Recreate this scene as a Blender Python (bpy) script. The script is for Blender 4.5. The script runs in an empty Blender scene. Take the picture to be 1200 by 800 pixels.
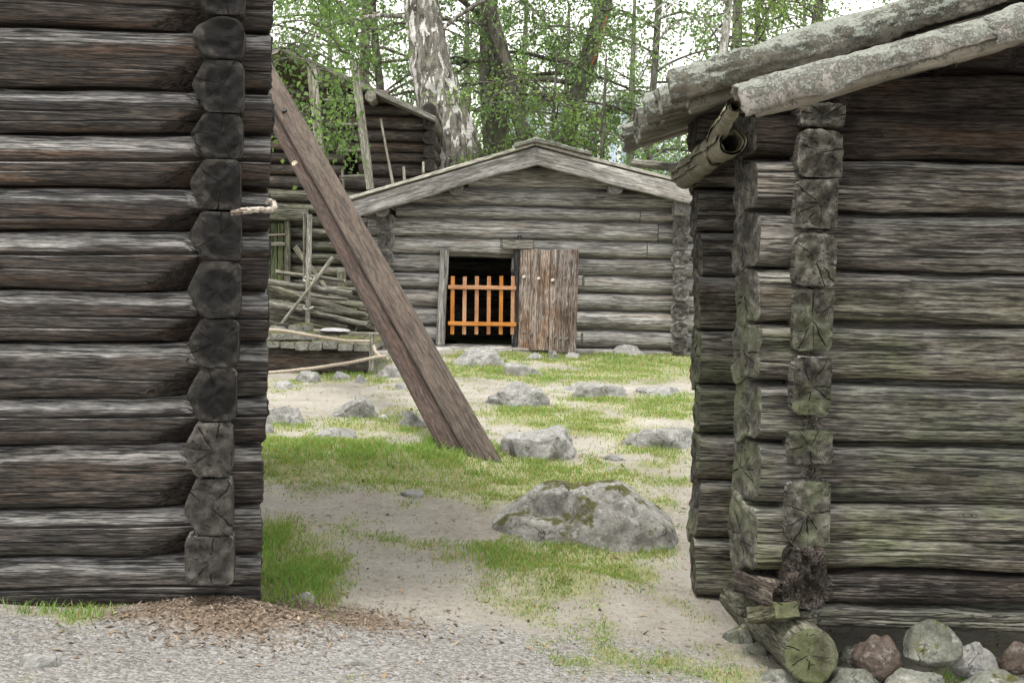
import bpy, bmesh, math, random
import numpy as np
from mathutils import Vector, Matrix

# ------------------------------------------------------------------ camera, sky, sun, exposure
SC = bpy.context.scene
COL = SC.collection
CAM_Z, FPX, PITCH, ROLL = 1.6, 1833.0, math.radians(1.875), math.radians(1.3)
_f0 = Vector((0, math.cos(PITCH), -math.sin(PITCH)))
_u0 = Vector((0, math.sin(PITCH), math.cos(PITCH)))
_r0 = Vector((1, 0, 0))
CR = _r0 * math.cos(ROLL) + _u0 * math.sin(ROLL)
CU = _u0 * math.cos(ROLL) - _r0 * math.sin(ROLL)
CF = _f0
cam_d = bpy.data.cameras.new('camera')
cam = bpy.data.objects.new('camera', cam_d)
COL.objects.link(cam)
cam_d.sensor_width = 36.0
cam_d.lens = 36.0 * FPX / 1200.0
cam_d.clip_end = 2000.0
_m = Matrix((CR, CU, -CF)).transposed().to_4x4()
_m.translation = (0, 0, CAM_Z)
cam.matrix_world = _m
SC.camera = cam

SUN_EL, SUN_AZ = math.radians(70), math.radians(215)      # azimuth clockwise from +Y; behind the camera, to the left
world = bpy.data.worlds.new('World')
SC.world = world
world.use_nodes = True
wn = world.node_tree
wn.nodes.clear()
sky = wn.nodes.new('ShaderNodeTexSky')
sky.sky_type = 'NISHITA'
sky.sun_disc = False
sky.sun_elevation = SUN_EL
sky.sun_rotation = SUN_AZ
sky.air_density, sky.dust_density, sky.ozone_density = 1.0, 4.0, 1.0
wmix = wn.nodes.new('ShaderNodeMix'); wmix.data_type = 'RGBA'
wmix.inputs[0].default_value = 0.80                         # an even white cloud layer over most of the sky
wmix.inputs[7].default_value = (10.9, 10.65, 10.1, 1)
wbg = wn.nodes.new('ShaderNodeBackground'); wbg.inputs[1].default_value = 0.095
wout = wn.nodes.new('ShaderNodeOutputWorld')
wn.links.new(sky.outputs[0], wmix.inputs[6])
wn.links.new(wmix.outputs[2], wbg.inputs[0])
wn.links.new(wbg.outputs[0], wout.inputs[0])

sun_d = bpy.data.lights.new('sun', 'SUN')
sun_d.energy, sun_d.angle, sun_d.color = 1.5, math.radians(14), (1.0, 0.96, 0.9)
sun = bpy.data.objects.new('sun', sun_d)
COL.objects.link(sun)
_sd = Vector((math.sin(SUN_AZ) * math.cos(SUN_EL), math.cos(SUN_AZ) * math.cos(SUN_EL), math.sin(SUN_EL)))
sun.rotation_euler = _sd.to_track_quat('Z', 'Y').to_euler()
sun.location = _sd * 30

SC.cycles.adaptive_threshold = .012
SC.cycles.max_bounces, SC.cycles.diffuse_bounces, SC.cycles.glossy_bounces, SC.cycles.transmission_bounces = 6, 4, 2, 4
SC.view_settings.view_transform = 'Standard'
SC.view_settings.look = 'None'
SC.view_settings.exposure = 1.3
SC.view_settings.gamma = 1.0
SC.view_settings.use_curve_mapping = False

# ------------------------------------------------------------------ helpers: layout
ORI = Vector((0, 0, CAM_Z))
def ray(px, py):
    return CF + CR * ((px - 600) / FPX) - CU * ((py - 400) / FPX)
def P(px, py, y):
    d = ray(px, py)
    return ORI + d * (y / d.y)

class Wall:
    """vertical plane through p0 turned by ang; u runs along it, n points out of it"""
    def __init__(s, p0, ang):
        a = math.radians(ang)
        s.p0 = Vector((p0[0], p0[1], 0)); s.u = Vector((math.cos(a), math.sin(a), 0)); s.n = Vector((math.sin(a), -math.cos(a), 0))
    def hit(s, px, py, off=0.0):
        d = ray(px, py); p = s.p0 + s.n * off
        t = (p - ORI).dot(s.n) / d.dot(s.n)
        q = ORI + d * t
        return (q - s.p0).dot(s.u), q.z
    def mat(s, xl, z, off=0.0):                 # local x along the wall, y into it
        y = -s.n
        o = s.p0 + s.u * xl + s.n * off
        return Matrix(((s.u.x, y.x, 0, o.x), (s.u.y, y.y, 0, o.y), (0, 0, 1, z), (0, 0, 0, 1)))
    def mat_in(s, xl, z, off=0.0):              # local x into the wall, y to the left
        x = -s.n; y = -s.u
        o = s.p0 + s.u * xl + s.n * off
        return Matrix(((x.x, y.x, 0, o.x), (x.y, y.y, 0, o.y), (0, 0, 1, z), (0, 0, 0, 1)))

# ------------------------------------------------------------------ helpers: noise
def _h(ix, iy, iz, seed):
    n = (ix.astype(np.int64) * 374761393 + iy.astype(np.int64) * 668265263 + iz.astype(np.int64) * 2147483647 + seed * 1274126177) & 0xffffffff
    n = ((n ^ (n >> 13)) * 1274126177) & 0xffffffff
    n = ((n ^ (n >> 16)) * 2246822519) & 0xffffffff
    return ((n ^ (n >> 15)) & 0xffffff) / float(0xffffff)
def vn(x, y=0.0, z=0.0, seed=0):
    x, y, z = np.broadcast_arrays(np.asarray(x, float), np.asarray(y, float), np.asarray(z, float))
    fx, fy, fz = np.floor(x), np.floor(y), np.floor(z)
    tx, ty, tz = x - fx, y - fy, z - fz
    tx = tx * tx * (3 - 2 * tx); ty = ty * ty * (3 - 2 * ty); tz = tz * tz * (3 - 2 * tz)
    r = 0
    for a in (0, 1):
        for b in (0, 1):
            for c in (0, 1):
                w = (tx if a else 1 - tx) * (ty if b else 1 - ty) * (tz if c else 1 - tz)
                r = r + w * _h(fx + a, fy + b, fz + c, seed)
    return r * 2 - 1
def fbm(x, y=0.0, z=0.0, o=4, seed=0):
    r, a, s = 0, 1.0, 1.0
    for i in range(o):
        r = r + a * vn(np.asarray(x) * s, np.asarray(y) * s, np.asarray(z) * s, seed + i * 17)
        a *= .5; s *= 2.03
    return r
def sstep(a, b, x):
    t = np.clip((x - a) / (b - a), 0, 1)
    return t * t * (3 - 2 * t)

# ------------------------------------------------------------------ helpers: meshes and objects
def build(name, V, quads=None, tris=None, qm=None, tm=None, smooth=True, col=None):
    V = np.asarray(V, np.float32)
    me = bpy.data.meshes.new(name)
    me.vertices.add(len(V)); me.vertices.foreach_set('co', V.ravel())
    lp, tot, mi = [], [], []
    if quads is not None and len(quads):
        q = np.asarray(quads, np.int32); lp.append(q.ravel()); tot.append(np.full(len(q), 4, np.int32))
        mi.append(np.zeros(len(q), np.int32) if qm is None else np.asarray(qm, np.int32))
    if tris is not None and len(tris):
        t = np.asarray(tris, np.int32); lp.append(t.ravel()); tot.append(np.full(len(t), 3, np.int32))
        mi.append(np.zeros(len(t), np.int32) if tm is None else np.asarray(tm, np.int32))
    lp = np.concatenate(lp); tot = np.concatenate(tot); mi = np.concatenate(mi)
    me.loops.add(len(lp)); me.loops.foreach_set('vertex_index', lp)
    me.polygons.add(len(tot))
    me.polygons.foreach_set('loop_start', np.concatenate(([0], np.cumsum(tot)[:-1])).astype(np.int32))
    me.polygons.foreach_set('material_index', mi)
    me.polygons.foreach_set('use_smooth', np.full(len(tot), smooth))
    me.update(calc_edges=True)
    if col is not None:
        at = me.color_attributes.new('tint', 'FLOAT_COLOR', 'POINT')
        c = np.ones((len(V), 4), np.float32); c[:, :col.shape[1]] = col
        at.data.foreach_set('color', c.ravel())
    return me
def obj(name, me, mats, parent=None, mat=None):
    if not isinstance(mats, (list, tuple)): mats = [mats]
    if not me.materials:
        for m in mats: me.materials.append(m)
    o = bpy.data.objects.new(name, me); COL.objects.link(o)
    if parent is not None:
        o.parent = parent
        o.matrix_basis = parent.matrix_basis.inverted() @ (mat or Matrix())
        if parent.parent is not None:
            o.matrix_basis = (parent.parent.matrix_basis @ parent.matrix_basis).inverted() @ (mat or Matrix())
    elif mat is not None:
        o.matrix_basis = mat
    return o
def tag(o, label=None, cat=None, group=None, kind=None):
    if label: o['label'] = label
    if cat: o['category'] = cat
    if group: o['group'] = group
    if kind: o['kind'] = kind
    return o
def thing(name, loc, label, cat, group=None):
    o = bpy.data.objects.new(name, None); COL.objects.link(o)
    o.empty_display_size = .1
    o.matrix_basis = Matrix.Translation(loc)
    return tag(o, label, cat, group)

def dense(poly, it=2, M=600, N=36):
    """rounded outline -> dense samples (t, y, z) and N ring parameters that keep the arrises crisp"""
    p = np.array(poly, float); bv = .04 if it == 2 else .05; q = []; n = len(p)
    for i in range(n):
        for e in (p[i - 1] - p[i], p[(i + 1) % n] - p[i]):
            l = math.hypot(*e) + 1e-9; q.append(p[i] + e / l * min(bv, .33 * l))
    q = np.array(q)
    c = np.vstack((q, q[:1])); d = np.hypot(*(c[1:] - c[:-1]).T); s = np.concatenate(([0], np.cumsum(d))); tot = s[-1]; s = s / tot
    t = np.arange(M) / M
    # points 2i -> 2i+1 is the bevel of corner i, 2i+1 -> 2i+2 the flat after it
    ring = []
    flats = [(s[2 * i + 1], s[2 * i + 2]) for i in range(n)]
    left = max(n * 2, N); tl = sum(b - a for a, b in flats)
    for a, b in flats:
        k = max(4, int(round(left * (b - a) / tl)))
        u = np.concatenate(([0, .10], np.linspace(.10, .90, k - 2)[1:-1], [.90, 1]))
        ring += list(a + (b - a) * u)
    ring = np.sort(np.array(ring) % 1.0)
    return t, np.interp(t, s, c[:, 0]), np.interp(t, s, c[:, 1]), ring

def log_mesh(name, xs, zc, h, dep, poly, N=36, seed=0, cracks=(), rough=.004, wav=.006, planes=(), skew=((0, 0), (0, 0)),
             caprel=.006, it=2, caps=(1, 1), yc=0.0, endmat=1, fine=0.0):
    """timber along local x.  zc/h/dep/yc: scalars or arrays per station.  poly: section in unit box, y<0 is the outer face."""
    xs = np.asarray(xs, float); R = len(xs)
    zc = np.broadcast_to(np.asarray(zc, float), R); h = np.broadcast_to(np.asarray(h, float), R)
    dep = np.broadcast_to(np.asarray(dep, float), R); yc = np.broadcast_to(np.asarray(yc, float), R)
    top = zc + h / 2 + wav * fbm(xs * 1.7, seed * 3.1, 1.5, 3, seed); bot = zc - h / 2 + wav * fbm(xs * 1.7, seed * 3.1, 7.5, 3, seed + 5)
    zc = (top + bot) / 2; h = top - bot
    t, Y, Z, ring = dense(poly, it, 600, N)
    N = len(ring)
    rs = np.tile(ring, (R, 1))
    push = np.zeros((R, N))
    per = float(np.mean(h) + np.mean(dep)) * 1.7
    for ci, (zr, dpt, wid) in enumerate(cracks):
        front = np.where(Y < -.25)[0]
        sc = t[front[np.argmin(abs(Z[front] - zr))]]
        k = int(np.argmin(abs(ring - sc)))
        if k < 3 or k > N - 4: continue
        gap = min(ring[(k + 3) % N] - ring[k], ring[k] - ring[k - 3])
        if gap <= 0: continue
        wd = ring[k] + .40 * gap * np.clip(fbm(xs * 1.1, ci * 9.3, seed, 3, seed + 31), -1, 1)
        op = np.clip(.45 + 1.1 * fbm(xs * .9, ci * 4.7, seed + .5, 2, seed + 77), 0, 1)
        for j, q in ((-1, -1), (0, 0), (1, 1)):
            rs[:, k + j] = wd + q * wid / per * (.35 + .65 * op)
        rs[:, k - 2] = rs[:, k - 1] - .004 / per
        rs[:, k + 2] = rs[:, k + 1] + .004 / per
        push[:, k] += dpt * op
    yy = np.interp(rs % 1, np.append(t, 1), np.append(Y, Y[0])); zz = np.interp(rs % 1, np.append(t, 1), np.append(Z, Z[0]))
    py = yc[:, None] + yy * dep[:, None]; pz = zc[:, None] + zz * h[:, None]
    px = np.tile(xs[:, None], (1, N))
    rl = np.hypot(yy, zz) + 1e-6
    ry, rz = yy / rl, zz / rl
    dsp = rough * (.7 * fbm(px * 1.8, py * 4, pz * 4, 3, seed + 3) + .22 * fbm(px * 5, py * 45, pz * 45, 2, seed + 4)) - push
    if fine: dsp = dsp + fine * fbm(px * 60, py * 60, pz * 60, 3, seed + 9)
    py = py + ry * dsp; pz = pz + rz * dsp
    for (a, b, c, nx, ny, nz, xm) in planes:
        L = math.sqrt(nx * nx + ny * ny + nz * nz); nx, ny, nz = nx / L, ny / L, nz / L
        d = (px - a) * nx + (py - b) * ny + (pz - c) * nz
        d = np.clip(d, 0, .10) * (px < xm); py = py - d / ny
    L = xs[-1] - xs[0]
    for e, (ky, kz) in enumerate(skew):
        w = np.clip(1 - (xs - xs[0]) / min(.18, L / 2), 0, 1) if e == 0 else np.clip(1 - (xs[-1] - xs) / min(.18, L / 2), 0, 1)
        w = w[:, None]
        if ky or kz: px = px + w * (ky * (py - yc[:, None]) + kz * (pz - zc[:, None]))
    V = [np.stack((px, py, pz), -1).reshape(-1, 3)]
    i = np.arange(R - 1)[:, None] * N; j = np.arange(N)[None, :]; j2 = (j + 1) % N
    Q = [np.stack((i + j, i + j2, i + N + j2, i + N + j), -1).reshape(-1, 4)]
    qm = [np.zeros((R - 1) * N, int)]; T = []; tm = []
    base = R * N
    for e in (0, 1):
        if not caps[e]: continue
        r = 0 if e == 0 else R - 1
        ring = np.stack((px[r], py[r], pz[r]), -1); c = ring.mean(0)
        sg = -1 if e == 0 else 1
        ts = (1, .95, .86, .75, .63, .5, .37, .24, .12)
        for q, s in enumerate(ts):
            rr = c + (ring - c) * s
            rr[:, 0] += sg * (caprel * fbm(rr[:, 1] * 28, rr[:, 2] * 28, seed, 4, seed + e) + (.004 if s < 1 else 0)) if q else 0
            V.append(rr)
        cc = c.copy(); cc[0] += sg * .003; V.append(cc[None])
        jj = np.arange(N); j2_ = (jj + 1) % N
        for q in range(len(ts) - 1):
            a = base + q * N; b = a + N
            f = np.stack((a + jj, b + jj, b + j2_, a + j2_), -1)
            Q.append(f if e == 0 else f[:, ::-1]); qm.append(np.full(N, endmat))
        a = base + (len(ts) - 1) * N; b = base + len(ts) * N
        f = np.stack((a + jj, np.full(N, b), a + j2_), -1)
        T.append(f if e == 0 else f[:, ::-1]); tm.append(np.full(N, endmat))
        base += len(ts) * N + 1
    Qa = np.concatenate(Q)
    Ta = np.concatenate(T) if T else None
    return build(name, np.concatenate(V), Qa, Ta, np.concatenate(qm), np.concatenate(tm) if T else None)

def stations(x0, x1, step, fine=()):
    """stations from x0 to x1, denser inside the fine spans (a, b, step)"""
    xs = [x0]
    while xs[-1] < x1 - 1e-6:
        x = xs[-1]; st = step
        for a, b, s in fine:
            if a - step <= x <= b: st = min(st, s)
        xs.append(min(x + st, x1))
    if len(xs) > 2 and xs[-1] - xs[-2] < .004: xs.pop(-2)
    return np.array(xs)

def tube(pts, rad, n=6, seed=0, wob=0.0, caps=True):
    """tapered tube along a polyline -> V, quads, tris"""
    p = np.asarray(pts, float); R = len(p); rad = np.broadcast_to(np.asarray(rad, float), R)
    d = np.gradient(p, axis=0); d /= np.linalg.norm(d, axis=1)[:, None] + 1e-9
    up = np.array((0, 0, 1.0)) if abs(d[0][2]) < .9 else np.array((1.0, 0, 0))
    a = np.cross(d, up); a /= np.linalg.norm(a, axis=1)[:, None] + 1e-9
    b = np.cross(a, d)
    th = np.arange(n) / n * 2 * math.pi
    rr = rad[:, None] * np.ones((1, n))
    if wob: rr = rr * (1 + wob * fbm(np.arange(R)[:, None] * .7, np.cos(th)[None] * 1.5, np.sin(th)[None] * 1.5, 3, seed))
    V = p[:, None] + rr[..., None] * (np.cos(th)[None, :, None] * a[:, None] + np.sin(th)[None, :, None] * b[:, None])
    V = V.reshape(-1, 3)
    i = np.arange(R - 1)[:, None] * n; j = np.arange(n)[None]; j2 = (j + 1) % n
    Q = np.stack((i + j, i + j2, i + n + j2, i + n + j), -1).reshape(-1, 4)
    T = np.zeros((0, 3), int)
    if caps:
        V = np.vstack((V, p[0], p[-1])); m = len(V)
        jj = np.arange(n); k = (jj + 1) % n
        T = np.vstack((np.stack((k, jj, np.full(n, m - 2)), -1), np.stack((jj + (R - 1) * n, k + (R - 1) * n, np.full(n, m - 1)), -1)))
    return V, Q, T
class Geo:
    """collects pieces of ONE part"""
    def __init__(s): s.V, s.Q, s.T, s.n = [], [], [], 0
    def add(s, V, Q=None, T=None):
        if Q is not None and len(Q): s.Q.append(np.asarray(Q) + s.n)
        if T is not None and len(T): s.T.append(np.asarray(T) + s.n)
        s.V.append(np.asarray(V, float)); s.n += len(V); return s
    def mesh(s, name, smooth=True, col=None):
        return build(name, np.concatenate(s.V), np.concatenate(s.Q) if s.Q else None, np.concatenate(s.T) if s.T else None, smooth=smooth, col=col)
ROUND = [(.5 * math.cos(a), .5 * math.sin(a)) for a in np.arange(12) / 12 * 2 * math.pi]
def axis_mat(a, b, up=(0, 0, 1)):
    a, b = Vector(a), Vector(b); x = (b - a).normalized(); u = Vector(up)
    y = u.cross(x).normalized(); z = x.cross(y)
    return Matrix(((x.x, y.x, z.x, a.x), (x.y, y.y, z.y, a.y), (x.z, y.z, z.z, a.z), (0, 0, 0, 1)))
def timber(name, a, b, w, h, mats, parent, poly=ROUND, step=.1, N=20, seed=0, it=1, up=(0, 0, 1), rough=.004, wav=.005, cracks=(), skew=((0, 0), (0, 0)), bow=0.0, endmat=1, fine=0.0, h1=None, w1=None, caprel=.004):
    """round or squared timber from a to b (world points), w across, h high"""
    L = (Vector(b) - Vector(a)).length
    xs = stations(0, L, step); t = xs / L
    hh = h if h1 is None else h + (h1 - h) * t
    ww = w if w1 is None else w + (w1 - w) * t
    zc = bow * 4 * t * (1 - t) + (.4 * rough * fbm(xs * 1.3, seed, 2.2, 2, seed) * 2)
    me = log_mesh(name, xs, zc, hh, ww, poly, N, seed, cracks, rough, wav, it=it, skew=skew, endmat=endmat, fine=fine, caprel=caprel)
    return obj(name, me, mats, parent, axis_mat(a, b, up))
SQ = [(.5, -.42), (.5, .42), (.42, .5), (-.42, .5), (-.5, .42), (-.5, -.42), (-.42, -.5), (.42, -.5)]
# ------------------------------------------------------------------ materials
class NT:
    def __init__(s, name):
        s.m = bpy.data.materials.new(name); s.m.use_nodes = True; s.t = s.m.node_tree; s.t.nodes.clear()
        s.out = s.t.nodes.new('ShaderNodeOutputMaterial')
    def n(s, typ, ins=None, **pr):
        nd = s.t.nodes.new(typ)
        for k, v in pr.items(): setattr(nd, k, v)
        for k, v in (ins or {}).items(): s.put(nd.inputs[k], v)
        return nd
    def put(s, sock, v):
        if isinstance(v, bpy.types.NodeSocket): s.t.links.new(v, sock)
        elif v is not None:
            if isinstance(v, tuple) and len(v) == 3 and sock.type == 'RGBA': v = v + (1,)
            sock.default_value = v
    def math(s, op, a, b=None, c=None, clamp=False):
        nd = s.n('ShaderNodeMath', operation=op, use_clamp=clamp); s.put(nd.inputs[0], a)
        if b is not None: s.put(nd.inputs[1], b)
        if c is not None: s.put(nd.inputs[2], c)
        return nd.outputs[0]
    def vmath(s, op, a, b=None):
        nd = s.n('ShaderNodeVectorMath', operation=op); s.put(nd.inputs[0], a)
        if b is not None: s.put(nd.inputs[1], b)
        return nd.outputs[0]
    def noise(s, v, sc=1.0, det=4, ro=.55, dis=0.0, color=False):
        nd = s.n('ShaderNodeTexNoise', {'Vector': v, 'Scale': sc, 'Detail': det, 'Roughness': ro, 'Distortion': dis})
        return nd.outputs[1 if color else 0]
    def voro(s, v, sc=1.0, feature='F1', out=0, rnd=1.0):
        nd = s.n('ShaderNodeTexVoronoi', {'Vector': v, 'Scale': sc, 'Randomness': rnd}, feature=feature); return nd.outputs[out]
    def ramp(s, f, st, interp='LINEAR'):
        nd = s.n('ShaderNodeValToRGB', {'Fac': f}); cr = nd.color_ramp; cr.interpolation = interp
        while len(cr.elements) < len(st): cr.elements.new(.5)
        for e, (p, c) in zip(cr.elements, st):
            e.position = p; e.color = (c, c, c, 1) if isinstance(c, (int, float)) else tuple(c) + (1,)
        return nd.outputs[0]
    def rng(s, f, a, b, c=0.0, d=1.0):
        nd = s.n('ShaderNodeMapRange', {'Value': f, 'From Min': a, 'From Max': b, 'To Min': c, 'To Max': d}, interpolation_type='SMOOTHSTEP'); return nd.outputs[0]
    def mix(s, f, a, b, bt='MIX'):
        nd = s.n('ShaderNodeMix', data_type='RGBA', blend_type=bt); s.put(nd.inputs[0], f); s.put(nd.inputs[6], a); s.put(nd.inputs[7], b); return nd.outputs[2]
    def hsv(s, c, h=.5, sa=1.0, v=1.0):
        nd = s.n('ShaderNodeHueSaturation', {'Hue': h, 'Saturation': sa, 'Value': v, 'Color': c}); return nd.outputs[0]
    def obco(s, spread=(37, 11, 23)):
        co = s.n('ShaderNodeTexCoord').outputs['Object']; rd = s.n('ShaderNodeObjectInfo').outputs['Random']
        cb = s.n('ShaderNodeCombineXYZ', {0: s.math('MULTIPLY', rd, spread[0]), 1: s.math('MULTIPLY', rd, spread[1]), 2: s.math('MULTIPLY', rd, spread[2])}).outputs[0]
        return s.vmath('ADD', co, cb), co, rd
    def wpos(s): return s.n('ShaderNodeNewGeometry').outputs['Position']
    def bump(s, h, st=.5, dist=.01, nrm=None):
        nd = s.n('ShaderNodeBump', {'Height': h, 'Strength': st, 'Distance': dist})
        if nrm is not None: s.put(nd.inputs['Normal'], nrm)
        return nd.outputs[0]
    def bsdf(s, col, rough=.8, nrm=None, spec=.3, **kw):
        nd = s.n('ShaderNodeBsdfPrincipled', {'Base Color': col, 'Roughness': rough, 'Specular IOR Level': spec})
        if nrm is not None: s.put(nd.inputs['Normal'], nrm)
        for k, v in kw.items(): s.put(nd.inputs[k], v)
        s.t.links.new(nd.outputs[0], s.out.inputs[0]); return s.m

def wood(name, dark, mid, light, brown=None, brown_amt=.4, gscale=1.0, green=None, green_amt=0.0, green_z=None, crack=.7, rough=.72, spec=.35, var=.35, bump=.6, white=None, white_amt=0.0, silver=None, silver_amt=0.0, fib=(.42, 1.55)):
    """timber grown along local x: blotches, fine fibre, short dark checks, long drying cracks, knots"""
    s = NT(name); p, co, rd = s.obco()
    pat = s.noise(s.vmath('MULTIPLY', p, (2.2, 9, 9)), 1, 2.5, .6, .5)
    g1 = s.noise(s.vmath('MULTIPLY', p, (14 * gscale, 130 * gscale, 130 * gscale)), 1, 3, .65)
    f = s.math('ADD', s.math('MULTIPLY', g1, .32), s.math('MULTIPLY', pat, .68))
    c = s.ramp(f, [(.34, dark), (.48, mid), (.66, light)])
    sep = s.n('ShaderNodeSeparateXYZ', {0: s.n('ShaderNodeNewGeometry').outputs['Normal']}).outputs[2]
    if brown:
        bm = s.rng(s.noise(s.vmath('MULTIPLY', p, (1.1, 9, 9)), 1, 4, .6), .5, .64, 0, brown_amt)
        c = s.mix(bm, c, brown, 'MIX')
    if silver:    # up-facing facets painted lighter: sky light on the tops, with some weathered grey
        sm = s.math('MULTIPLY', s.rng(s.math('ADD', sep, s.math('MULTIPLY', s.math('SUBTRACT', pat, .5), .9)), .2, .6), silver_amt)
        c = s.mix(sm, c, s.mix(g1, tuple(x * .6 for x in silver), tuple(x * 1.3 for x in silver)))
    if white:
        wm = s.math('MULTIPLY', s.rng(s.noise(s.vmath('MULTIPLY', p, (3, 12, 12)), 1.3, 5, .7), .56, .7), white_amt)
        c = s.mix(wm, c, white)
    if green:
        gm = s.rng(s.noise(s.wpos(), 2.6, 6, .7, .4), .38, .64)
        if green_z:
            z = s.n('ShaderNodeSeparateXYZ', {0: s.wpos()}).outputs[2]
            gm = s.math('MULTIPLY', gm, s.rng(z, green_z[0], green_z[1], 1, .05))
        gm = s.math('MULTIPLY', gm, s.rng(g1, .35, .6, .5, 1))
        c = s.mix(s.math('MULTIPLY', gm, green_amt), c, green)
    c = s.mix(1, c, s.ramp(g1, [(.32, fib[0]), (.68, fib[1])]), 'MULTIPLY')
    # short dark checks between the fibres
    fn = s.noise(s.vmath('MULTIPLY', p, (3.6 * gscale, 80 * gscale, 80 * gscale)), 1, 3, .55, .05)
    fi = s.math('MULTIPLY', s.rng(fn, .60, .625), s.rng(pat, .40, .54, .6, 1))
    # long drying cracks
    cn = s.noise(s.vmath('MULTIPLY', p, (.8 * gscale, 24 * gscale, 24 * gscale)), 1, 2.5, .5, .1)
    ridge = s.math('ABSOLUTE', s.math('SUBTRACT', cn, .5))
    ck = s.math('MULTIPLY', s.rng(ridge, .010, .026, 1, 0), s.rng(s.noise(s.vmath('MULTIPLY', p, (1.2, 10, 10)), 1, 1), .5, .56))
    ck = s.math('MAXIMUM', ck, s.math('MULTIPLY', fi, .85))
    hn = s.noise(s.vmath('MULTIPLY', p, (1.8 * gscale, 48 * gscale, 48 * gscale)), 1, 1, .5, .0)
    hl = s.math('MULTIPLY', s.rng(s.math('ABSOLUTE', s.math('SUBTRACT', hn, .5)), .015, .075, 1, 0), s.rng(fn, .47, .53, 0, .9))
    ck = s.math('MAXIMUM', ck, hl)
    # knots
    kd = s.voro(s.vmath('MULTIPLY', p, (2.1, 5.5, 5.5)), 1, 'F1', 0)
    kn = s.rng(kd, .05, .12, 1, 0)
    kr = s.math('MULTIPLY', kn, s.math('ADD', .55, s.math('MULTIPLY', s.math('SINE', s.math('MULTIPLY', kd, 170)), .4)))
    c = s.mix(s.math('MULTIPLY', kr, .8), c, tuple(x * .5 for x in dark))
    c = s.mix(s.math('MULTIPLY', ck, crack), c, tuple(x * .15 for x in dark))
    c = s.hsv(c, .5, s.rng(rd, 0, 1, .85, 1.15), s.math('ADD', 1 - var / 2, s.math('MULTIPLY', rd, var)))
    hgt = s.math('SUBTRACT', s.math('MULTIPLY', g1, .8), s.math('MULTIPLY', ck, .9))
    return s.bsdf(c, s.rng(g1, .3, .7, rough + .12, rough - .08), s.bump(hgt, bump, .007), spec)

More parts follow.
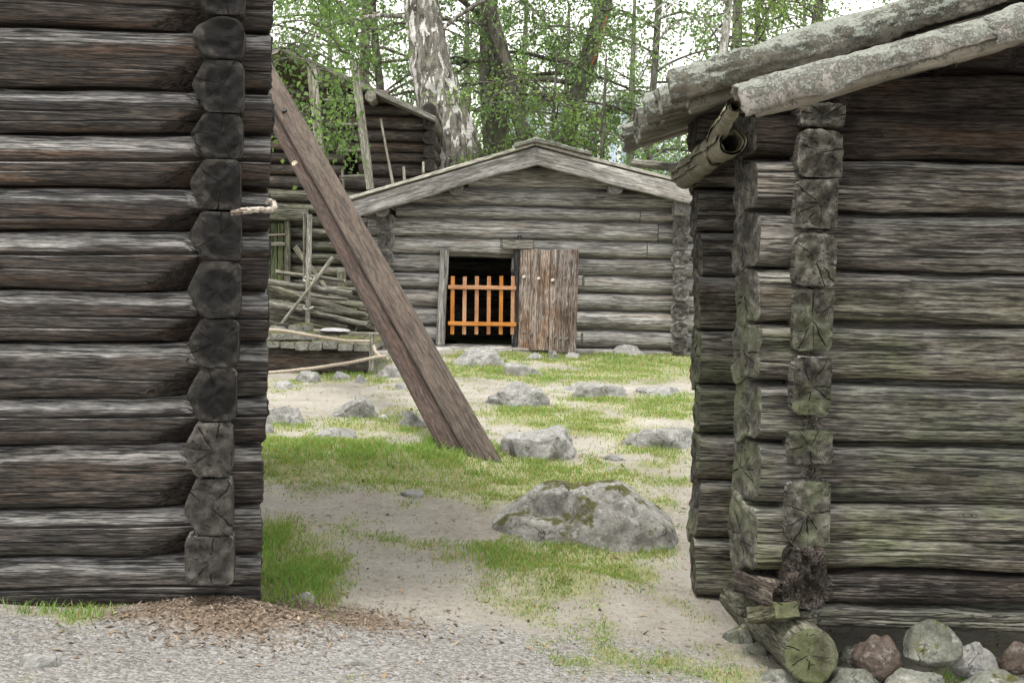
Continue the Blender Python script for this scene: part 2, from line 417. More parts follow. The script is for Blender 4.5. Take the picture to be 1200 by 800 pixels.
def endgrain(name, dark, mid, light, green=None, green_amt=0.0, green_z=None, crack=.9, core=.5, var=.3, cfreq=6, off=0.0, cr=(.06, .12), pres=.45):
    s = NT(name); p, co, rd = s.obco()
    sp = s.n('ShaderNodeSeparateXYZ', {0: co}); y, z = sp.outputs[1], sp.outputs[2]
    wob = s.noise(p, 14, 3)
    y2 = s.math('ADD', y, s.math('ADD', off, s.math('MULTIPLY', s.math('SUBTRACT', rd, .5), .03)))
    r = s.math('SQRT', s.math('ADD', s.math('MULTIPLY', y2, y2), s.math('MULTIPLY', z, z)))
    rw = s.math('ADD', r, s.math('MULTIPLY', wob, .02))
    a = s.math('ARCTAN2', z, y2)
    K = cfreq
    u = s.math('ADD', s.math('MULTIPLY', s.math('ADD', a, s.math('MULTIPLY', s.math('SUBTRACT', s.noise(p, 9, 3), .5), .55)), K / 6.2832), s.math('MULTIPLY', rd, 9.7))
    cell = s.math('FLOOR', u); fr = s.math('SUBTRACT', s.math('FRACT', u), .5)
    wn_ = s.n('ShaderNodeTexWhiteNoise', {'Vector': s.n('ShaderNodeCombineXYZ', {0: cell, 1: s.math('MULTIPLY', rd, 91.7)}).outputs[0]}, noise_dimensions='3D')
    wc = s.n('ShaderNodeSeparateColor', {0: wn_.outputs[1]}); wn_ = wn_.outputs[0]
    fr = s.math('SUBTRACT', fr, s.math('MULTIPLY', s.math('SUBTRACT', wc.outputs[0], .5), .75))
    dist = s.math('MULTIPLY', s.math('MULTIPLY', s.math('ABSOLUTE', fr), 6.2832 / K), r)
    wdt = s.math('MULTIPLY', s.math('ADD', .0006, s.math('MULTIPLY', r, .018)), s.math('MULTIPLY', s.rng(wn_, pres - .1, 1.0), s.rng(s.noise(p, 25, 2), .3, .6, .5, 1.3)))
    ck = s.rng(s.math('SUBTRACT', dist, wdt), 0, .0022, 1, 0)
    ck = s.math('MULTIPLY', ck, s.rng(wn_, pres, pres + .1))
    ck = s.math('MULTIPLY', ck, s.rng(s.math('SUBTRACT', r, s.math('MULTIPLY', wc.outputs[1], .06)), -.012, .0))
    ck = s.math('MULTIPLY', ck, s.rng(s.math('SUBTRACT', r, s.math('ADD', .05, s.math('MULTIPLY', wc.outputs[2], .08))), .0, .015, 1, .2))
    pit = s.rng(s.noise(s.vmath('MULTIPLY', p, (30, 30, 55)), 1, 4, .7, .5), .60, .66, 0, .8)
    ck = s.math('MAXIMUM', ck, pit)
    rings = s.math('SINE', s.math('MULTIPLY', rw, 780))
    f = s.math('ADD', s.math('MULTIPLY', s.noise(p, 22, 5, .7), .75), s.math('MULTIPLY', rings, .035))
    f = s.math('ADD', f, s.math('MULTIPLY', s.noise(p, 5, 4), .25))
    c = s.ramp(f, [(.36, dark), (.52, mid), (.68, light)])
    cm = s.math('MULTIPLY', s.rng(s.math('ADD', r, s.math('MULTIPLY', s.math('SUBTRACT', s.noise(p, 9, 4), .5), .07)), cr[0], cr[1], 1, 0), core)
    c = s.mix(cm, c, tuple(x * .45 for x in dark))
    if green:
        gm = s.rng(s.noise(s.wpos(), 5, 6, .7), .4, .62)
        if green_z:
            zz = s.n('ShaderNodeSeparateXYZ', {0: s.wpos()}).outputs[2]
            gm = s.math('MULTIPLY', gm, s.rng(zz, green_z[0], green_z[1], 1, .05))
        c = s.mix(s.math('MULTIPLY', gm, green_amt), c, green)
    c = s.mix(s.math('MULTIPLY', ck, crack), c, tuple(x * .1 for x in dark))
    c = s.hsv(c, .5, 1.0, s.math('ADD', 1 - var / 2, s.math('MULTIPLY', rd, var)))
    h = s.math('SUBTRACT', f, s.math('MULTIPLY', ck, 1.0))
    return s.bsdf(c, .85, s.bump(h, .8, .008), .25)

# near buildings
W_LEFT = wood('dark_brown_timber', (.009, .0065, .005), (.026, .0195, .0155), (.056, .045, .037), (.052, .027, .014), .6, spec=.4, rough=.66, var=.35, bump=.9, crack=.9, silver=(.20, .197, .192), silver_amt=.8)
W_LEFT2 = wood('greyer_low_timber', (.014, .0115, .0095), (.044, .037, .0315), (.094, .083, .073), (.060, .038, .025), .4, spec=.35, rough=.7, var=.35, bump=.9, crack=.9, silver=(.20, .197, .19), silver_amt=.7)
E_LEFT2 = endgrain('greyer_low_end_grain', (.016, .0145, .013), (.050, .046, .041), (.105, .098, .087), core=.35, off=.01, cr=(.06, .09), pres=.55, cfreq=8)
E_LEFT = endgrain('dark_end_grain', (.008, .0075, .007), (.024, .022, .0195), (.064, .059, .052), core=.85, off=.022, cr=(.072, .092), pres=.62, cfreq=7)
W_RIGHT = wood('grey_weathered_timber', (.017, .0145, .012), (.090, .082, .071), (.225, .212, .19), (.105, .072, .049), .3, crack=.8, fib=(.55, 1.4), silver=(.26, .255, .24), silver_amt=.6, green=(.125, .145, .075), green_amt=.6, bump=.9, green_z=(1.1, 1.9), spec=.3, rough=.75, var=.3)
E_RIGHT = endgrain('grey_end_grain', (.012, .011, .0095), (.072, .067, .058), (.22, .21, .183), green=(.13, .15, .08), green_amt=.6, green_z=(1.1, 2.0), core=.3, cfreq=12, pres=.58)
W_GABLE = wood('eave_shade_timber', (.010, .008, .007), (.028, .022, .018), (.060, .050, .042), (.055, .031, .018), .6, rough=.8, spec=.2, var=.3)  # eave shade painted into the top rows as darker wood
W_SILL = wood('mossy_sill_timber', (.045, .041, .027), (.11, .106, .074), (.205, .198, .152), green=(.12, .135, .06), green_amt=.45, crack=.7)
E_SILL = endgrain('mossy_sill_end', (.04, .04, .024), (.10, .10, .066), (.20, .195, .145), green=(.11, .13, .05), green_amt=.5, core=.35)
W_ROT = wood('rotten_timber', (.008, .0065, .0055), (.034, .028, .023), (.12, .104, .088), (.055, .036, .024), .4, crack=.9, bump=1.0)
# far buildings
W_CABIN = wood('silver_grey_timber', (.17, .163, .15), (.285, .278, .262), (.41, .405, .39), (.21, .168, .13), .4, gscale=.6, crack=.75, fib=(.68, 1.28), spec=.25, var=.35)
E_CABIN = endgrain('silver_grey_end', (.055, .052, .047), (.14, .135, .125), (.30, .29, .275), core=.4, crack=.9)
W_CABINY = wood('yellowish_timber', (.13, .105, .07), (.28, .23, .15), (.42, .37, .26), gscale=.8, crack=.6)
W_BARGE = wood('grey_barge_timber', (.10, .095, .085), (.22, .21, .195), (.36, .35, .33), fib=(.65, 1.3), gscale=.7, crack=.5, white=(.42, .41, .40), white_amt=.6)
W_ROOFB = wood('pale_roof_board', (.20, .193, .165), (.32, .31, .27), (.43, .42, .375), gscale=.7, crack=.35)
W_DOOR = wood('brown_door_plank', (.045, .028, .019), (.15, .102, .072), (.29, .24, .20), (.15, .078, .042), .75, gscale=.9, crack=.7, green=(.35, .33, .31), green_amt=.6)
W_TAR = wood('charred_post', (.01, .01, .011), (.03, .03, .031), (.08, .075, .07), gscale=.9)
W_ORANGE = wood('fresh_orange_pine', (.30, .125, .05), (.42, .19, .075), (.52, .27, .12), gscale=1.2, crack=.12, var=.06, spec=.3, fib=(.85, 1.12))
W_BEAM2 = wood('dark_brown_beam', (.024, .0135, .009), (.046, .027, .0185), (.074, .049, .036), (.056, .026, .014), .6, gscale=.7, crack=.6, fib=(.7, 1.25))
W_BEAM = wood('brown_squared_beam', (.046, .029, .019), (.074, .049, .033), (.104, .074, .053), (.070, .038, .022), .4, gscale=.7, crack=.55, fib=(.78, 1.2), green=(.086, .070, .048), green_amt=.4)
E_BEAM = endgrain('brown_beam_end', (.07, .05, .04), (.15, .11, .085), (.24, .19, .15))
W_STORE = wood('dark_store_timber', (.022, .018, .015), (.060, .050, .042), (.14, .12, .10), (.10, .06, .035), .5, gscale=.7, var=.4)
E_STORE = endgrain('dark_store_end', (.02, .018, .016), (.05, .045, .04), (.11, .10, .09))
W_STOREG = wood('greenish_store_timber', (.035, .032, .026), (.085, .08, .066), (.17, .16, .135), green=(.085, .10, .05), green_amt=.5, gscale=.7)
W_GREEND = wood('green_stained_door', (.025, .028, .015), (.06, .07, .033), (.11, .125, .065), green=(.065, .095, .025), green_amt=.6, gscale=.8)
W_POLE = wood('grey_pole', (.09, .086, .072), (.19, .18, .155), (.30, .29, .26), gscale=.9, green=(.15, .16, .09), green_amt=.4, crack=.5)
W_RAIL = wood('lichen_grey_rail', (.05, .046, .036), (.13, .122, .10), (.25, .24, .20), green=(.12, .125, .06), green_amt=.45, gscale=.9)
W_PEG = wood('pale_peg', (.40, .33, .22), (.55, .48, .34), (.66, .60, .47), crack=.1)
W_WITHY = wood('bleached_withy', (.16, .13, .10), (.36, .32, .27), (.58, .55, .50), gscale=1.4, crack=.5)

def lichen_wood(name, base_d, base_m, base_l, lich, amt, scale=48, bark=False):
    s = NT(name); p, co, rd = s.obco()
    st = (2, 26, 26) if not bark else (26, 5, 5)
    g1 = s.noise(s.vmath('MULTIPLY', p, st), 1, 5, .65, .3)
    pat = s.noise(p, 6, 4, .6)
    c = s.ramp(s.math('ADD', s.math('MULTIPLY', g1, .55), s.math('MULTIPLY', pat, .45)), [(.35, base_d), (.5, base_m), (.65, base_l)])
    if bark:      # horizontal dashes of birch bark
        ln = s.rng(s.noise(s.vmath('MULTIPLY', p, (70, 9, 9)), 1, 2, .5), .60, .68)
        c = s.mix(s.math('MULTIPLY', ln, .7), c, (.10, .085, .07))
    z = s.n('ShaderNodeSeparateXYZ', {0: s.n('ShaderNodeNewGeometry').outputs['Normal']}).outputs[2]
    big = s.noise(p, 13, 5, .7)
    sm = s.voro(p, scale, 'SMOOTH_F1'); sm2 = s.noise(p, scale * 2.2, 4, .7)
    lm = s.rng(s.math('ADD', s.math('ADD', s.math('MULTIPLY', big, .9), s.math('MULTIPLY', sm2, .55)), s.math('MULTIPLY', z, .16)), 1.00 - amt * .5, 1.14 - amt * .5)
    lc = s.ramp(s.noise(p, scale * 1.6, 4, .7), [(.3, tuple(x * .55 for x in lich)), (.5, lich), (.7, tuple(min(1, x * 1.3) for x in lich))])
    c = s.mix(s.math('MULTIPLY', lm, .92), c, lc)
    dk = s.rng(s.noise(p, scale * .9, 5, .75), .62, .70)
    c = s.mix(s.math('MULTIPLY', dk, .7), c, (.07, .06, .045))
    h = s.math('ADD', s.math('MULTIPLY', g1, .3), s.math('MULTIPLY', lm, s.math('ADD', .4, s.math('MULTIPLY', sm2, 1.2))))
    return s.bsdf(c, .9, s.bump(h, .9, .012), .2)
W_LICHEN = lichen_wood('lichen_roof_pole', (.07, .063, .05), (.15, .139, .113), (.245, .229, .198), (.25, .27, .235), .66)
W_BARK = lichen_wood('birch_bark_sheet', (.12, .112, .098), (.205, .193, .175), (.30, .285, .262), (.235, .25, .218), .58, bark=True)
W_ROLL = lichen_wood('birch_bark_roll', (.085, .08, .055), (.17, .16, .115), (.27, .255, .195), (.15, .17, .07), .35, bark=True)
E_LICHEN = endgrain('roof_pole_end', (.05, .042, .033), (.14, .125, .10), (.28, .26, .22), green=(.42, .45, .38), green_amt=.6)

def rock_mat(name, base, dark, light, moss=.0, lichen=.4, red=None):
    s = NT(name); p, co, rd = s.obco((17, 31, 13))
    a = s.noise(p, 3.5, 7, .68, .4); b = s.noise(p, 60, 4, .7); v = s.noise(p, 16, 6, .72)
    c = s.ramp(s.math('ADD', s.math('MULTIPLY', a, .55), s.math('MULTIPLY', v, .45)), [(.36, dark), (.5, base), (.62, light)])
    c = s.mix(1, c, s.ramp(b, [(.3, .72), (.7, 1.22)]), 'MULTIPLY')
    if red: c = s.mix(s.rng(s.noise(p, 5, 5, .7), .42, .56), c, red)
    lm = s.rng(s.noise(p, 14, 6, .75), .57, .60)
    c = s.mix(s.math('MULTIPLY', lm, lichen), c, (.45, .45, .43))
    dk = s.rng(s.noise(p, 11, 5, .7, 1.0), .60, .68)
    c = s.mix(s.math('MULTIPLY', dk, .55), c, tuple(x * .35 for x in dark))
    if moss:
        z = s.n('ShaderNodeSeparateXYZ', {0: s.n('ShaderNodeNewGeometry').outputs['Normal']}).outputs[2]
        mm = s.math('MULTIPLY', s.rng(s.noise(p, 4.2, 6, .68), .57 - moss * .1, .64 - moss * .1), s.rng(z, .1, .6))
        mc = s.ramp(s.noise(p, 45, 3), [(.3, (.035, .038, .01)), (.7, (.105, .102, .028))])
        c = s.mix(s.math('MULTIPLY', mm, .95), c, mc)
    vo = s.n('ShaderNodeTexVoronoi', {'Vector': s.vmath('ADD', p, s.vmath('MULTIPLY', s.noise(p, 5, 4, .6, 0, True), (.35, .35, .35))), 'Scale': 4.5}, feature='DISTANCE_TO_EDGE').outputs[0]
    cr_ = s.math('MULTIPLY', s.rng(vo, .0, .014, 1, 0), s.rng(a, .47, .58))
    c = s.mix(s.math('MULTIPLY', cr_, .6), c, tuple(x * .3 for x in dark))
    h = s.math('SUBTRACT', s.math('ADD', s.math('MULTIPLY', v, .9), s.math('MULTIPLY', b, .4)), s.math('MULTIPLY', cr_, .8))
    return s.bsdf(c, .9, s.bump(h, 1.0, .016), .2)
R_GREY = rock_mat('grey_granite', (.235, .235, .222), (.13, .13, .12), (.345, .345, .33), .0)
R_MOSS = rock_mat('mossy_grey_granite', (.235, .232, .215), (.115, .112, .10), (.36, .355, .335), .75)
R_GREEN = rock_mat('greenish_stone', (.15, .155, .13), (.08, .083, .068), (.235, .24, .212), .2, .35)
R_RED = rock_mat('reddish_stone', (.115, .092, .078), (.055, .043, .037), (.20, .168, .147), .0, .2, red=(.080, .062, .048))
R_SLAB = rock_mat('mossy_slab', (.19, .188, .165), (.10, .098, .084), (.29, .285, .26), 1.7, .4)

def plain(name, c, rough=.8, spec=.3, nscale=20, amp=.3, bump=.3):
    s = NT(name); p, co, rd = s.obco()
    n = s.noise(p, nscale, 4, .65)
    cc = s.mix(1, s.n('ShaderNodeRGB').outputs[0], s.ramp(n, [(.3, 1 - amp), (.7, 1 + amp)]), 'MULTIPLY')
    s.t.nodes['RGB'].outputs[0].default_value = tuple(c) + (1,)
    return s.bsdf(cc, rough, s.bump(n, bump, .004), spec)
ROPE = plain('pale_rope', (.33, .285, .225), nscale=60)
IRON = plain('rusty_nail', (.16, .13, .11), .6, .4, 90)
NAILW = plain('pale_nail', (.55, .53, .50), .6, .4, 90)
DARKIN = plain('near_black_board', (.02, .018, .016), .9, .1)  # near-black for the cabin floor and the shade-dark storehouse backing
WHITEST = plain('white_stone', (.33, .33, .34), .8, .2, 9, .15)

def tinted(name, rough=.7, trans=0.0, spec=.2, tcol=(1.0, 1.2, .35)):
    s = NT(name)
    c = s.n('ShaderNodeVertexColor', layer_name='tint').outputs[0]
    nd = s.n('ShaderNodeBsdfPrincipled', {'Base Color': c, 'Roughness': rough, 'Specular IOR Level': spec})
    if trans:
        tr = s.n('ShaderNodeBsdfTranslucent', {0: s.mix(1, c, tcol, 'MULTIPLY')})
        mx = s.n('ShaderNodeMixShader', {0: trans, 1: nd.outputs[0], 2: tr.outputs[0]})
        s.t.links.new(mx.outputs[0], s.out.inputs[0])
    else: s.t.links.new(nd.outputs[0], s.out.inputs[0])
    return s.m
GRASSM = tinted('grass_blade', .6, .35, .2, (1.2, 1.3, .5))
LEAFM = tinted('leaf', .45, .5, .35, (1.35, 1.5, .75))
CHIPM = tinted('bark_chip', .85)
PEBM = tinted('pebble', .85)

def ground_mat():
    s = NT('trodden_ground'); w = s.wpos()
    vc = s.n('ShaderNodeVertexColor', layer_name='tint').outputs[0]
    sp = s.n('ShaderNodeSeparateColor', {0: vc}); g, gr, de = sp.outputs[0], sp.outputs[1], sp.outputs[2]
    n1 = s.noise(w, 1.6, 6, .65); n2 = s.noise(w, 26, 5, .7); n3 = s.noise(w, 110, 3, .65)
    f = s.math('ADD', s.math('ADD', s.math('MULTIPLY', n1, .4), s.math('MULTIPLY', n2, .35)), s.math('MULTIPLY', n3, .25))
    dirt = s.ramp(f, [(.34, (.125, .112, .09)), (.45, (.232, .215, .182)), (.55, (.305, .289, .254)), (.66, (.40, .386, .35))])
    pv = s.voro(w, 75, 'F1', 1); pd = s.voro(w, 75, 'F1', 0)
    pcol = s.n('ShaderNodeSeparateColor', {0: pv}).outputs[0]
    grav = s.ramp(s.math('ADD', s.math('MULTIPLY', pcol, .55), s.math('MULTIPLY', f, .45)), [(.2, (.12, .117, .111)), (.45, (.195, .19, .18)), (.62, (.25, .244, .232)), (.8, (.33, .323, .31))])
    c = s.mix(s.rng(s.math('ADD', gr, s.math('MULTIPLY', s.math('SUBTRACT', n2, .5), .8)), .3, .7), dirt, grav)
    soil = s.ramp(f, [(.36, (.085, .10, .03)), (.5, (.20, .215, .075)), (.62, (.36, .345, .18))])
    c = s.mix(s.math('MULTIPLY', s.rng(s.math('ADD', g, s.math('MULTIPLY', s.math('SUBTRACT', n2, .5), 1.1)), .12, .9), .72), c, soil)
    deb = s.ramp(s.noise(w, 60, 5, .75), [(.32, (.06, .044, .032)), (.5, (.15, .115, .085)), (.68, (.29, .235, .185))])
    c = s.mix(s.rng(s.math('ADD', de, s.math('MULTIPLY', s.math('SUBTRACT', n2, .5), .9)), .3, .7), c, deb)
    h = s.math('ADD', s.math('MULTIPLY', n2, .8), s.math('ADD', s.math('MULTIPLY', n3, .4), s.math('MULTIPLY', s.math('MULTIPLY', pd, gr), -.8)))
    return s.bsdf(c, .95, s.bump(h, .8, .015), .1)
GROUNDM = ground_mat()

def bark_mat(name, d, m, l, white=0.0, scar=False):
    s = NT(name); p, co, rd = s.obco((0, 0, 13))
    st = s.vmath('MULTIPLY', p, (9, 9, 2.2))
    fi = s.noise(st, 1.6, 6, .7, .6); fine = s.noise(p, 40, 4, .7)
    c = s.ramp(fi, [(.36, d), (.5, m), (.66, l)])
    c = s.mix(1, c, s.ramp(fine, [(.3, .7), (.7, 1.3)]), 'MULTIPLY')
    if white:
        wm = s.rng(s.noise(s.vmath('MULTIPLY', p, (8, 8, 2.6)), 1.0, 4, .62, .5), .588 - white * .1, .60 - white * .1)
        c = s.mix(s.math('MULTIPLY', wm, .9), c, s.ramp(s.noise(s.vmath('MULTIPLY', p, (4, 4, 40)), 1, 3), [(.35, (.42, .41, .40)), (.5, (.66, .65, .63))]))
    ms = s.rng(s.noise(p, 2.2, 4), .55, .7)
    c = s.mix(s.math('MULTIPLY', ms, .35), c, (.12, .14, .06))
    h = s.math('ADD', fi, s.math('MULTIPLY', fine, .3))
    return s.bsdf(c, .9, s.bump(h, 1.0, .03), .2)
B_BIRCH = bark_mat('fissured_birch_bark', (.045, .04, .034), (.16, .15, .13), (.30, .285, .26), .45)
B_DARK = bark_mat('dark_grey_bark', (.035, .032, .026), (.09, .085, .07), (.17, .165, .14))
B_THIN = bark_mat('white_birch_bark', (.10, .095, .085), (.38, .37, .35), (.60, .59, .57), .6)
SCARM = plain('red_bare_wood', (.30, .11, .065), .8, .2, 40)
# ------------------------------------------------------------------ the ground
def zg(x, y):
    x = np.asarray(x, float); y = np.asarray(y, float)
    yy = np.clip(y, -2, 19.5)
    b = .24 + .047 * (yy - 6.5) + .012 * np.clip(y - 19.5, 0, 40)
    b = b - .07 * (np.clip(x, -4, 4) + 1.6) * (1 - sstep(7.5, 11.5, y)) * sstep(1.0, 5.0, y)
    near = 1 - sstep(20, 30, y)
    b = b + near * (.030 * fbm(x * .55, y * .55, 3.3, 3, 5) + .010 * fbm(x * 2.7, y * 2.7, .5, 3, 9))
    b = b + .105 * np.exp(-((x + 1.13) / .40) ** 2 - ((y - 6.42) / .17) ** 2)          # heap of bark chips at the corner
    b = b + .085 * np.exp(-((x - .33) / .36) ** 2 - ((y - 7.62) / .22) ** 2)              # turf bank before the boulder
    return b
def G(px, py):
    d = ray(px, py); t = np.linspace(3.5, 60, 6000) / d.y
    h = CAM_Z + d.z * t - zg(d.x * t, d.y * t)
    k = int(np.argmax(h < 0)) if (h < 0).any() else len(t) - 1
    q = ORI + d * float(t[k]); return Vector((q.x, q.y, float(zg(q.x, q.y))))
def ell(cx, cy, rx, ry):
    c = G(cx, cy); a = G(cx + rx, cy); n = G(cx, cy + ry); f = G(cx, cy - ry)
    return c.x, (n.y + f.y) / 2, abs(a.x - c.x), max(.05, (f.y - n.y) / 2)
def field(x, y, es, p=1.0):
    r = np.zeros_like(x)
    for e in es:
        cx, cy, rx, ry = e[0]
        r = np.maximum(r, e[1] * np.exp(-((((x - cx) / rx) ** 2 + ((y - cy) / ry) ** 2) * .75) ** p))
    return r
GRASS_E = [(ell(*a), s) for a, s in [
    ((430, 548, 160, 26), 1.4), ((330, 548, 60, 24), 1.35), ((560, 556, 130, 26), 1.25), ((700, 558, 140, 20), 1.0), ((770, 545, 60, 18), .8), ((470, 590, 60, 10), .7),
    ((640, 660, 115, 26), 1.25), ((560, 645, 40, 18), .8), ((720, 655, 60, 14), .7), ((345, 680, 60, 32), 1.5), ((325, 625, 30, 28), .75), ((300, 655, 30, 40), 1.1),
    ((800, 785, 60, 22), .62), ((860, 790, 60, 20), .7), ((80, 722, 130, 9), .62), ((200, 735, 50, 8), .45), ((1100, 800, 110, 16), .6),
    ((735, 424, 110, 16), 1.3), ((565, 432, 45, 11), 1.1), ((640, 420, 50, 8), .8), ((715, 506, 120, 16), .95), ((450, 492, 65, 12), .95), ((790, 480, 60, 24), 1.0), ((660, 590, 120, 12), .6), ((500, 610, 50, 14), .5),
    ((400, 440, 60, 7), .8), ((330, 448, 40, 6), .8), ((690, 480, 70, 10), .7), ((620, 510, 60, 10), .6), ((780, 590, 50, 16), .6), ((370, 520, 40, 8), .4)]]
ROCK_BASE = [(637, 543, 110), (775, 530, 100), (607, 480, 92), (706, 469, 76), (775, 466, 74), (560, 432, 70), (614, 443, 52), (413, 493, 64), (486, 504, 44), (328, 499, 64), (384, 517, 70), (736, 419, 46), (660, 642, 150), (760, 640, 80)]
GRASS_E += [(ell(cx, by + 1, w * .62, 7 + w * .04), .95) for cx, by, w in ROCK_BASE]
TALL_E = [(ell(cx, by + 1, w * .5, 4), .22) for cx, by, w in ROCK_BASE] + [(ell(*a), s) for a, s in [((350, 685, 45, 26), .62), ((535, 522, 32, 10), 1.0), ((440, 530, 110, 10), .45), ((60, 720, 80, 8), .5), ((300, 660, 24, 40), .6), ((420, 432, 40, 8), .8),
    ((570, 650, 40, 12), .4), ((1130, 800, 60, 10), .8), ((720, 640, 40, 10), .35)]]
GRAV_E = [(ell(*a), s) for a, s in [((150, 770, 300, 45), 1.4), ((500, 785, 300, 55), 1.2), ((700, 790, 200, 50), .9)]]
DEB_E = [(ell(*a), s) for a, s in [((265, 708, 130, 22), 1.5), ((390, 722, 110, 14), .8), ((160, 722, 60, 10), .7)]]
def gmask(x, y):
    return sstep(.18, 1.0, field(x, y, GRASS_E, .55) + .16 * sstep(8.4, 9.6, y) + .34 * fbm(x * 1.7, y * 1.1, .2, 4, 41) + .22 * fbm(x * 7, y * 4, 2.2, 3, 43))
def axis(spans):
    a = []
    for s, e, st in spans: a += list(np.arange(s, e, st))
    return np.array(a + [spans[-1][1]])
gx = axis([(-420, -60, 60), (-60, -12, 6), (-12, -4, .25), (-4, 4, .045), (4, 12, .25), (12, 60, 6), (60, 420, 60)])
gy = axis([(-60, 0, 8), (0, 4.8, .4), (4.8, 10, .035), (10, 20.5, .07), (20.5, 32, .8), (32, 100, 8), (100, 520, 60)])
GX, GY = np.meshgrid(gx, gy); X1, Y1 = GX.ravel(), GY.ravel()
gm = gmask(X1, Y1)
dm = np.clip(field(X1, Y1, DEB_E), 0, 1.2)
gv = np.clip(field(X1, Y1, GRAV_E), 0, 1.2)
Z1 = zg(X1, Y1) + .006 * gm * vn(X1 * 14, Y1 * 14, .3, 8) + .008 * dm * vn(X1 * 40, Y1 * 40, 1.3, 8)
far = Y1 > 21
gm[far] = .9
nx, ny = len(gx), len(gy)
ii = (np.arange(ny - 1)[:, None] * nx + np.arange(nx - 1)[None]).ravel()
ground = obj('ground', build('ground', np.stack((X1, Y1, Z1), -1), np.stack((ii, ii + 1, ii + nx + 1, ii + nx), -1), col=np.stack((gm, gv, dm), -1)), GROUNDM)
tag(ground, kind='structure')

# grass blades ------------------------------------------------------
RNG = np.random.default_rng(7)
def spots(n, y0, y1, power=1.0):
    u = RNG.random(n); y = y0 * (y1 / y0) ** u if power else y0 + (y1 - y0) * u
    x = (RNG.random(n) * 2 - 1) * (.345 * y + .25)
    return x, y
def blades(x, y, hgt, wid, tintf):
    n = len(x); z = zg(x, y) - .004
    a = RNG.random(n) * 2 * math.pi; la = RNG.random(n) * 2 * math.pi; ln = hgt * (.25 + .75 * RNG.random(n))
    wx, wy = np.cos(a) * wid / 2, np.sin(a) * wid / 2
    lx, ly = np.cos(la) * ln, np.sin(la) * ln
    b = np.stack((x, y, z), -1); w = np.stack((wx, wy, np.zeros(n)), -1)
    m = b + np.stack((lx * .3, ly * .3, hgt * .6), -1); t = b + np.stack((lx, ly, hgt), -1)
    V = np.stack((b - w, b + w, m + w * .7, m - w * .7, t), 1).reshape(-1, 3)
    k = np.arange(n)[:, None] * 5
    return V, k + np.array([[0, 1, 2, 3]]), k + np.array([[3, 2, 4]]), np.repeat(tintf, 5, 0)
x, y = spots(900000, 5.7, 20.2)
gmv = gmask(x, y)
keep = RNG.random(len(x)) < gmv ** 1.15 * (.25 + .75 * sstep(-.3, .5, fbm(x * 5, y * 4, .7, 2, 77)))
x, y = x[keep], y[keep]
tl = field(x, y, TALL_E) * (.5 + RNG.random(len(x)))
hgt = (.010 + .022 * RNG.random(len(x)) ** 1.5) * (.8 + .03 * y) * (.6 + .5 * gmask(x, y)) + .075 * tl
wid = .0026 + .00038 * y
q = RNG.random((len(x), 1)); dry = (RNG.random((len(x), 1)) < (.28 - .22 * np.clip(tl, 0, 1))[:, None])
lush = np.clip(tl, 0, 1)[:, None]
tint = np.array([[.115, .20, .05]]) * (1 - q) + np.array([[.27, .37, .125]]) * q
tint = tint * (1 - .35 * lush) + np.array([[.15, .38, .04]]) * .35 * lush
tint = np.where(dry, np.array([[.36, .31, .15]]) * (.7 + .5 * q), tint)
V, Q, T, C = blades(x, y, hgt, wid, tint)
print('BLADES', len(x))
go = obj('grass', build('grass', V, Q, T, smooth=False, col=C), GRASSM)
tag(go, 'short worn grass growing in patches across the trodden yard', 'grass', kind='stuff')

# pebbles and chips --------------------------------------------------
OCT = np.array([[1, 0, 0], [0, 1, 0], [-1, 0, 0], [0, -1, 0], [0, 0, 1], [0, 0, -1]], float)
OCT_T = np.array([[0, 1, 4], [1, 2, 4], [2, 3, 4], [3, 0, 4], [1, 0, 5], [2, 1, 5], [3, 2, 5], [0, 3, 5]])
def bits(pos, size, tint, tilt=.3, jit=.35):
    n = len(pos); a = RNG.random(n) * 2 * math.pi; ca, sa = np.cos(a)[:, None], np.sin(a)[:, None]
    v = OCT[None] * size[:, None, :] * (1 + jit * (RNG.random((n, 6, 3)) - .5) * 2)
    b = (RNG.random((n, 1)) - .5) * 2 * tilt; v = np.stack((v[..., 0], v[..., 1], v[..., 2] + v[..., 0] * b), -1)
    v = np.stack((v[..., 0] * ca - v[..., 1] * sa, v[..., 0] * sa + v[..., 1] * ca, v[..., 2]), -1) + pos[:, None]
    return v.reshape(-1, 3), (np.arange(n)[:, None, None] * 6 + OCT_T[None]).reshape(-1, 3), np.repeat(tint, 6, 0)
x, y = spots(45000, 5.7, 14)
pr = np.clip(field(x, y, GRAV_E), 0, 1) * .85 + .05
keep = (RNG.random(len(x)) < pr) & (gmask(x, y) < .6)
x, y = x[keep], y[keep]; n = len(x)
sz = (.0022 + .0055 * RNG.random(n) ** 3.0)[:, None] * np.array([[1.2, 1, .7]]) * (.75 + .05 * y)[:, None]
tn = np.array([[.205, .20, .19]]) * (.7 + .6 * RNG.random((n, 1))) * np.array([[1, .985, .96]]) ** (RNG.random((n, 1)) * 3)
V, T, C = bits(np.stack((x, y, zg(x, y) + sz[:, 2] * .3), -1), sz, tn)
tag(obj('gravel', build('gravel', V, None, T, smooth=False, col=C), PEBM), 'fine grey gravel strewn over the path in front', 'gravel', kind='stuff')
x, y = spots(90000, 6.0, 7.4)
keep = RNG.random(len(x)) < field(x, y, DEB_E) ** 1.5 * .8
x, y = x[keep], y[keep]; n = len(x)
sz = (.003 + .008 * RNG.random(n) ** 2.2)[:, None] * np.stack((1 + RNG.random(n) * 1.6, .35 + .4 * RNG.random(n), .1 + .15 * RNG.random(n)), -1)
q = RNG.random((n, 1))
tn = np.array([[.10, .072, .052]]) * (1 - q) + np.array([[.31, .25, .19]]) * q ** 1.5
V, T, C = bits(np.stack((x, y, zg(x, y) + .001 + .008 * RNG.random(n)), -1), sz, tn, .6)
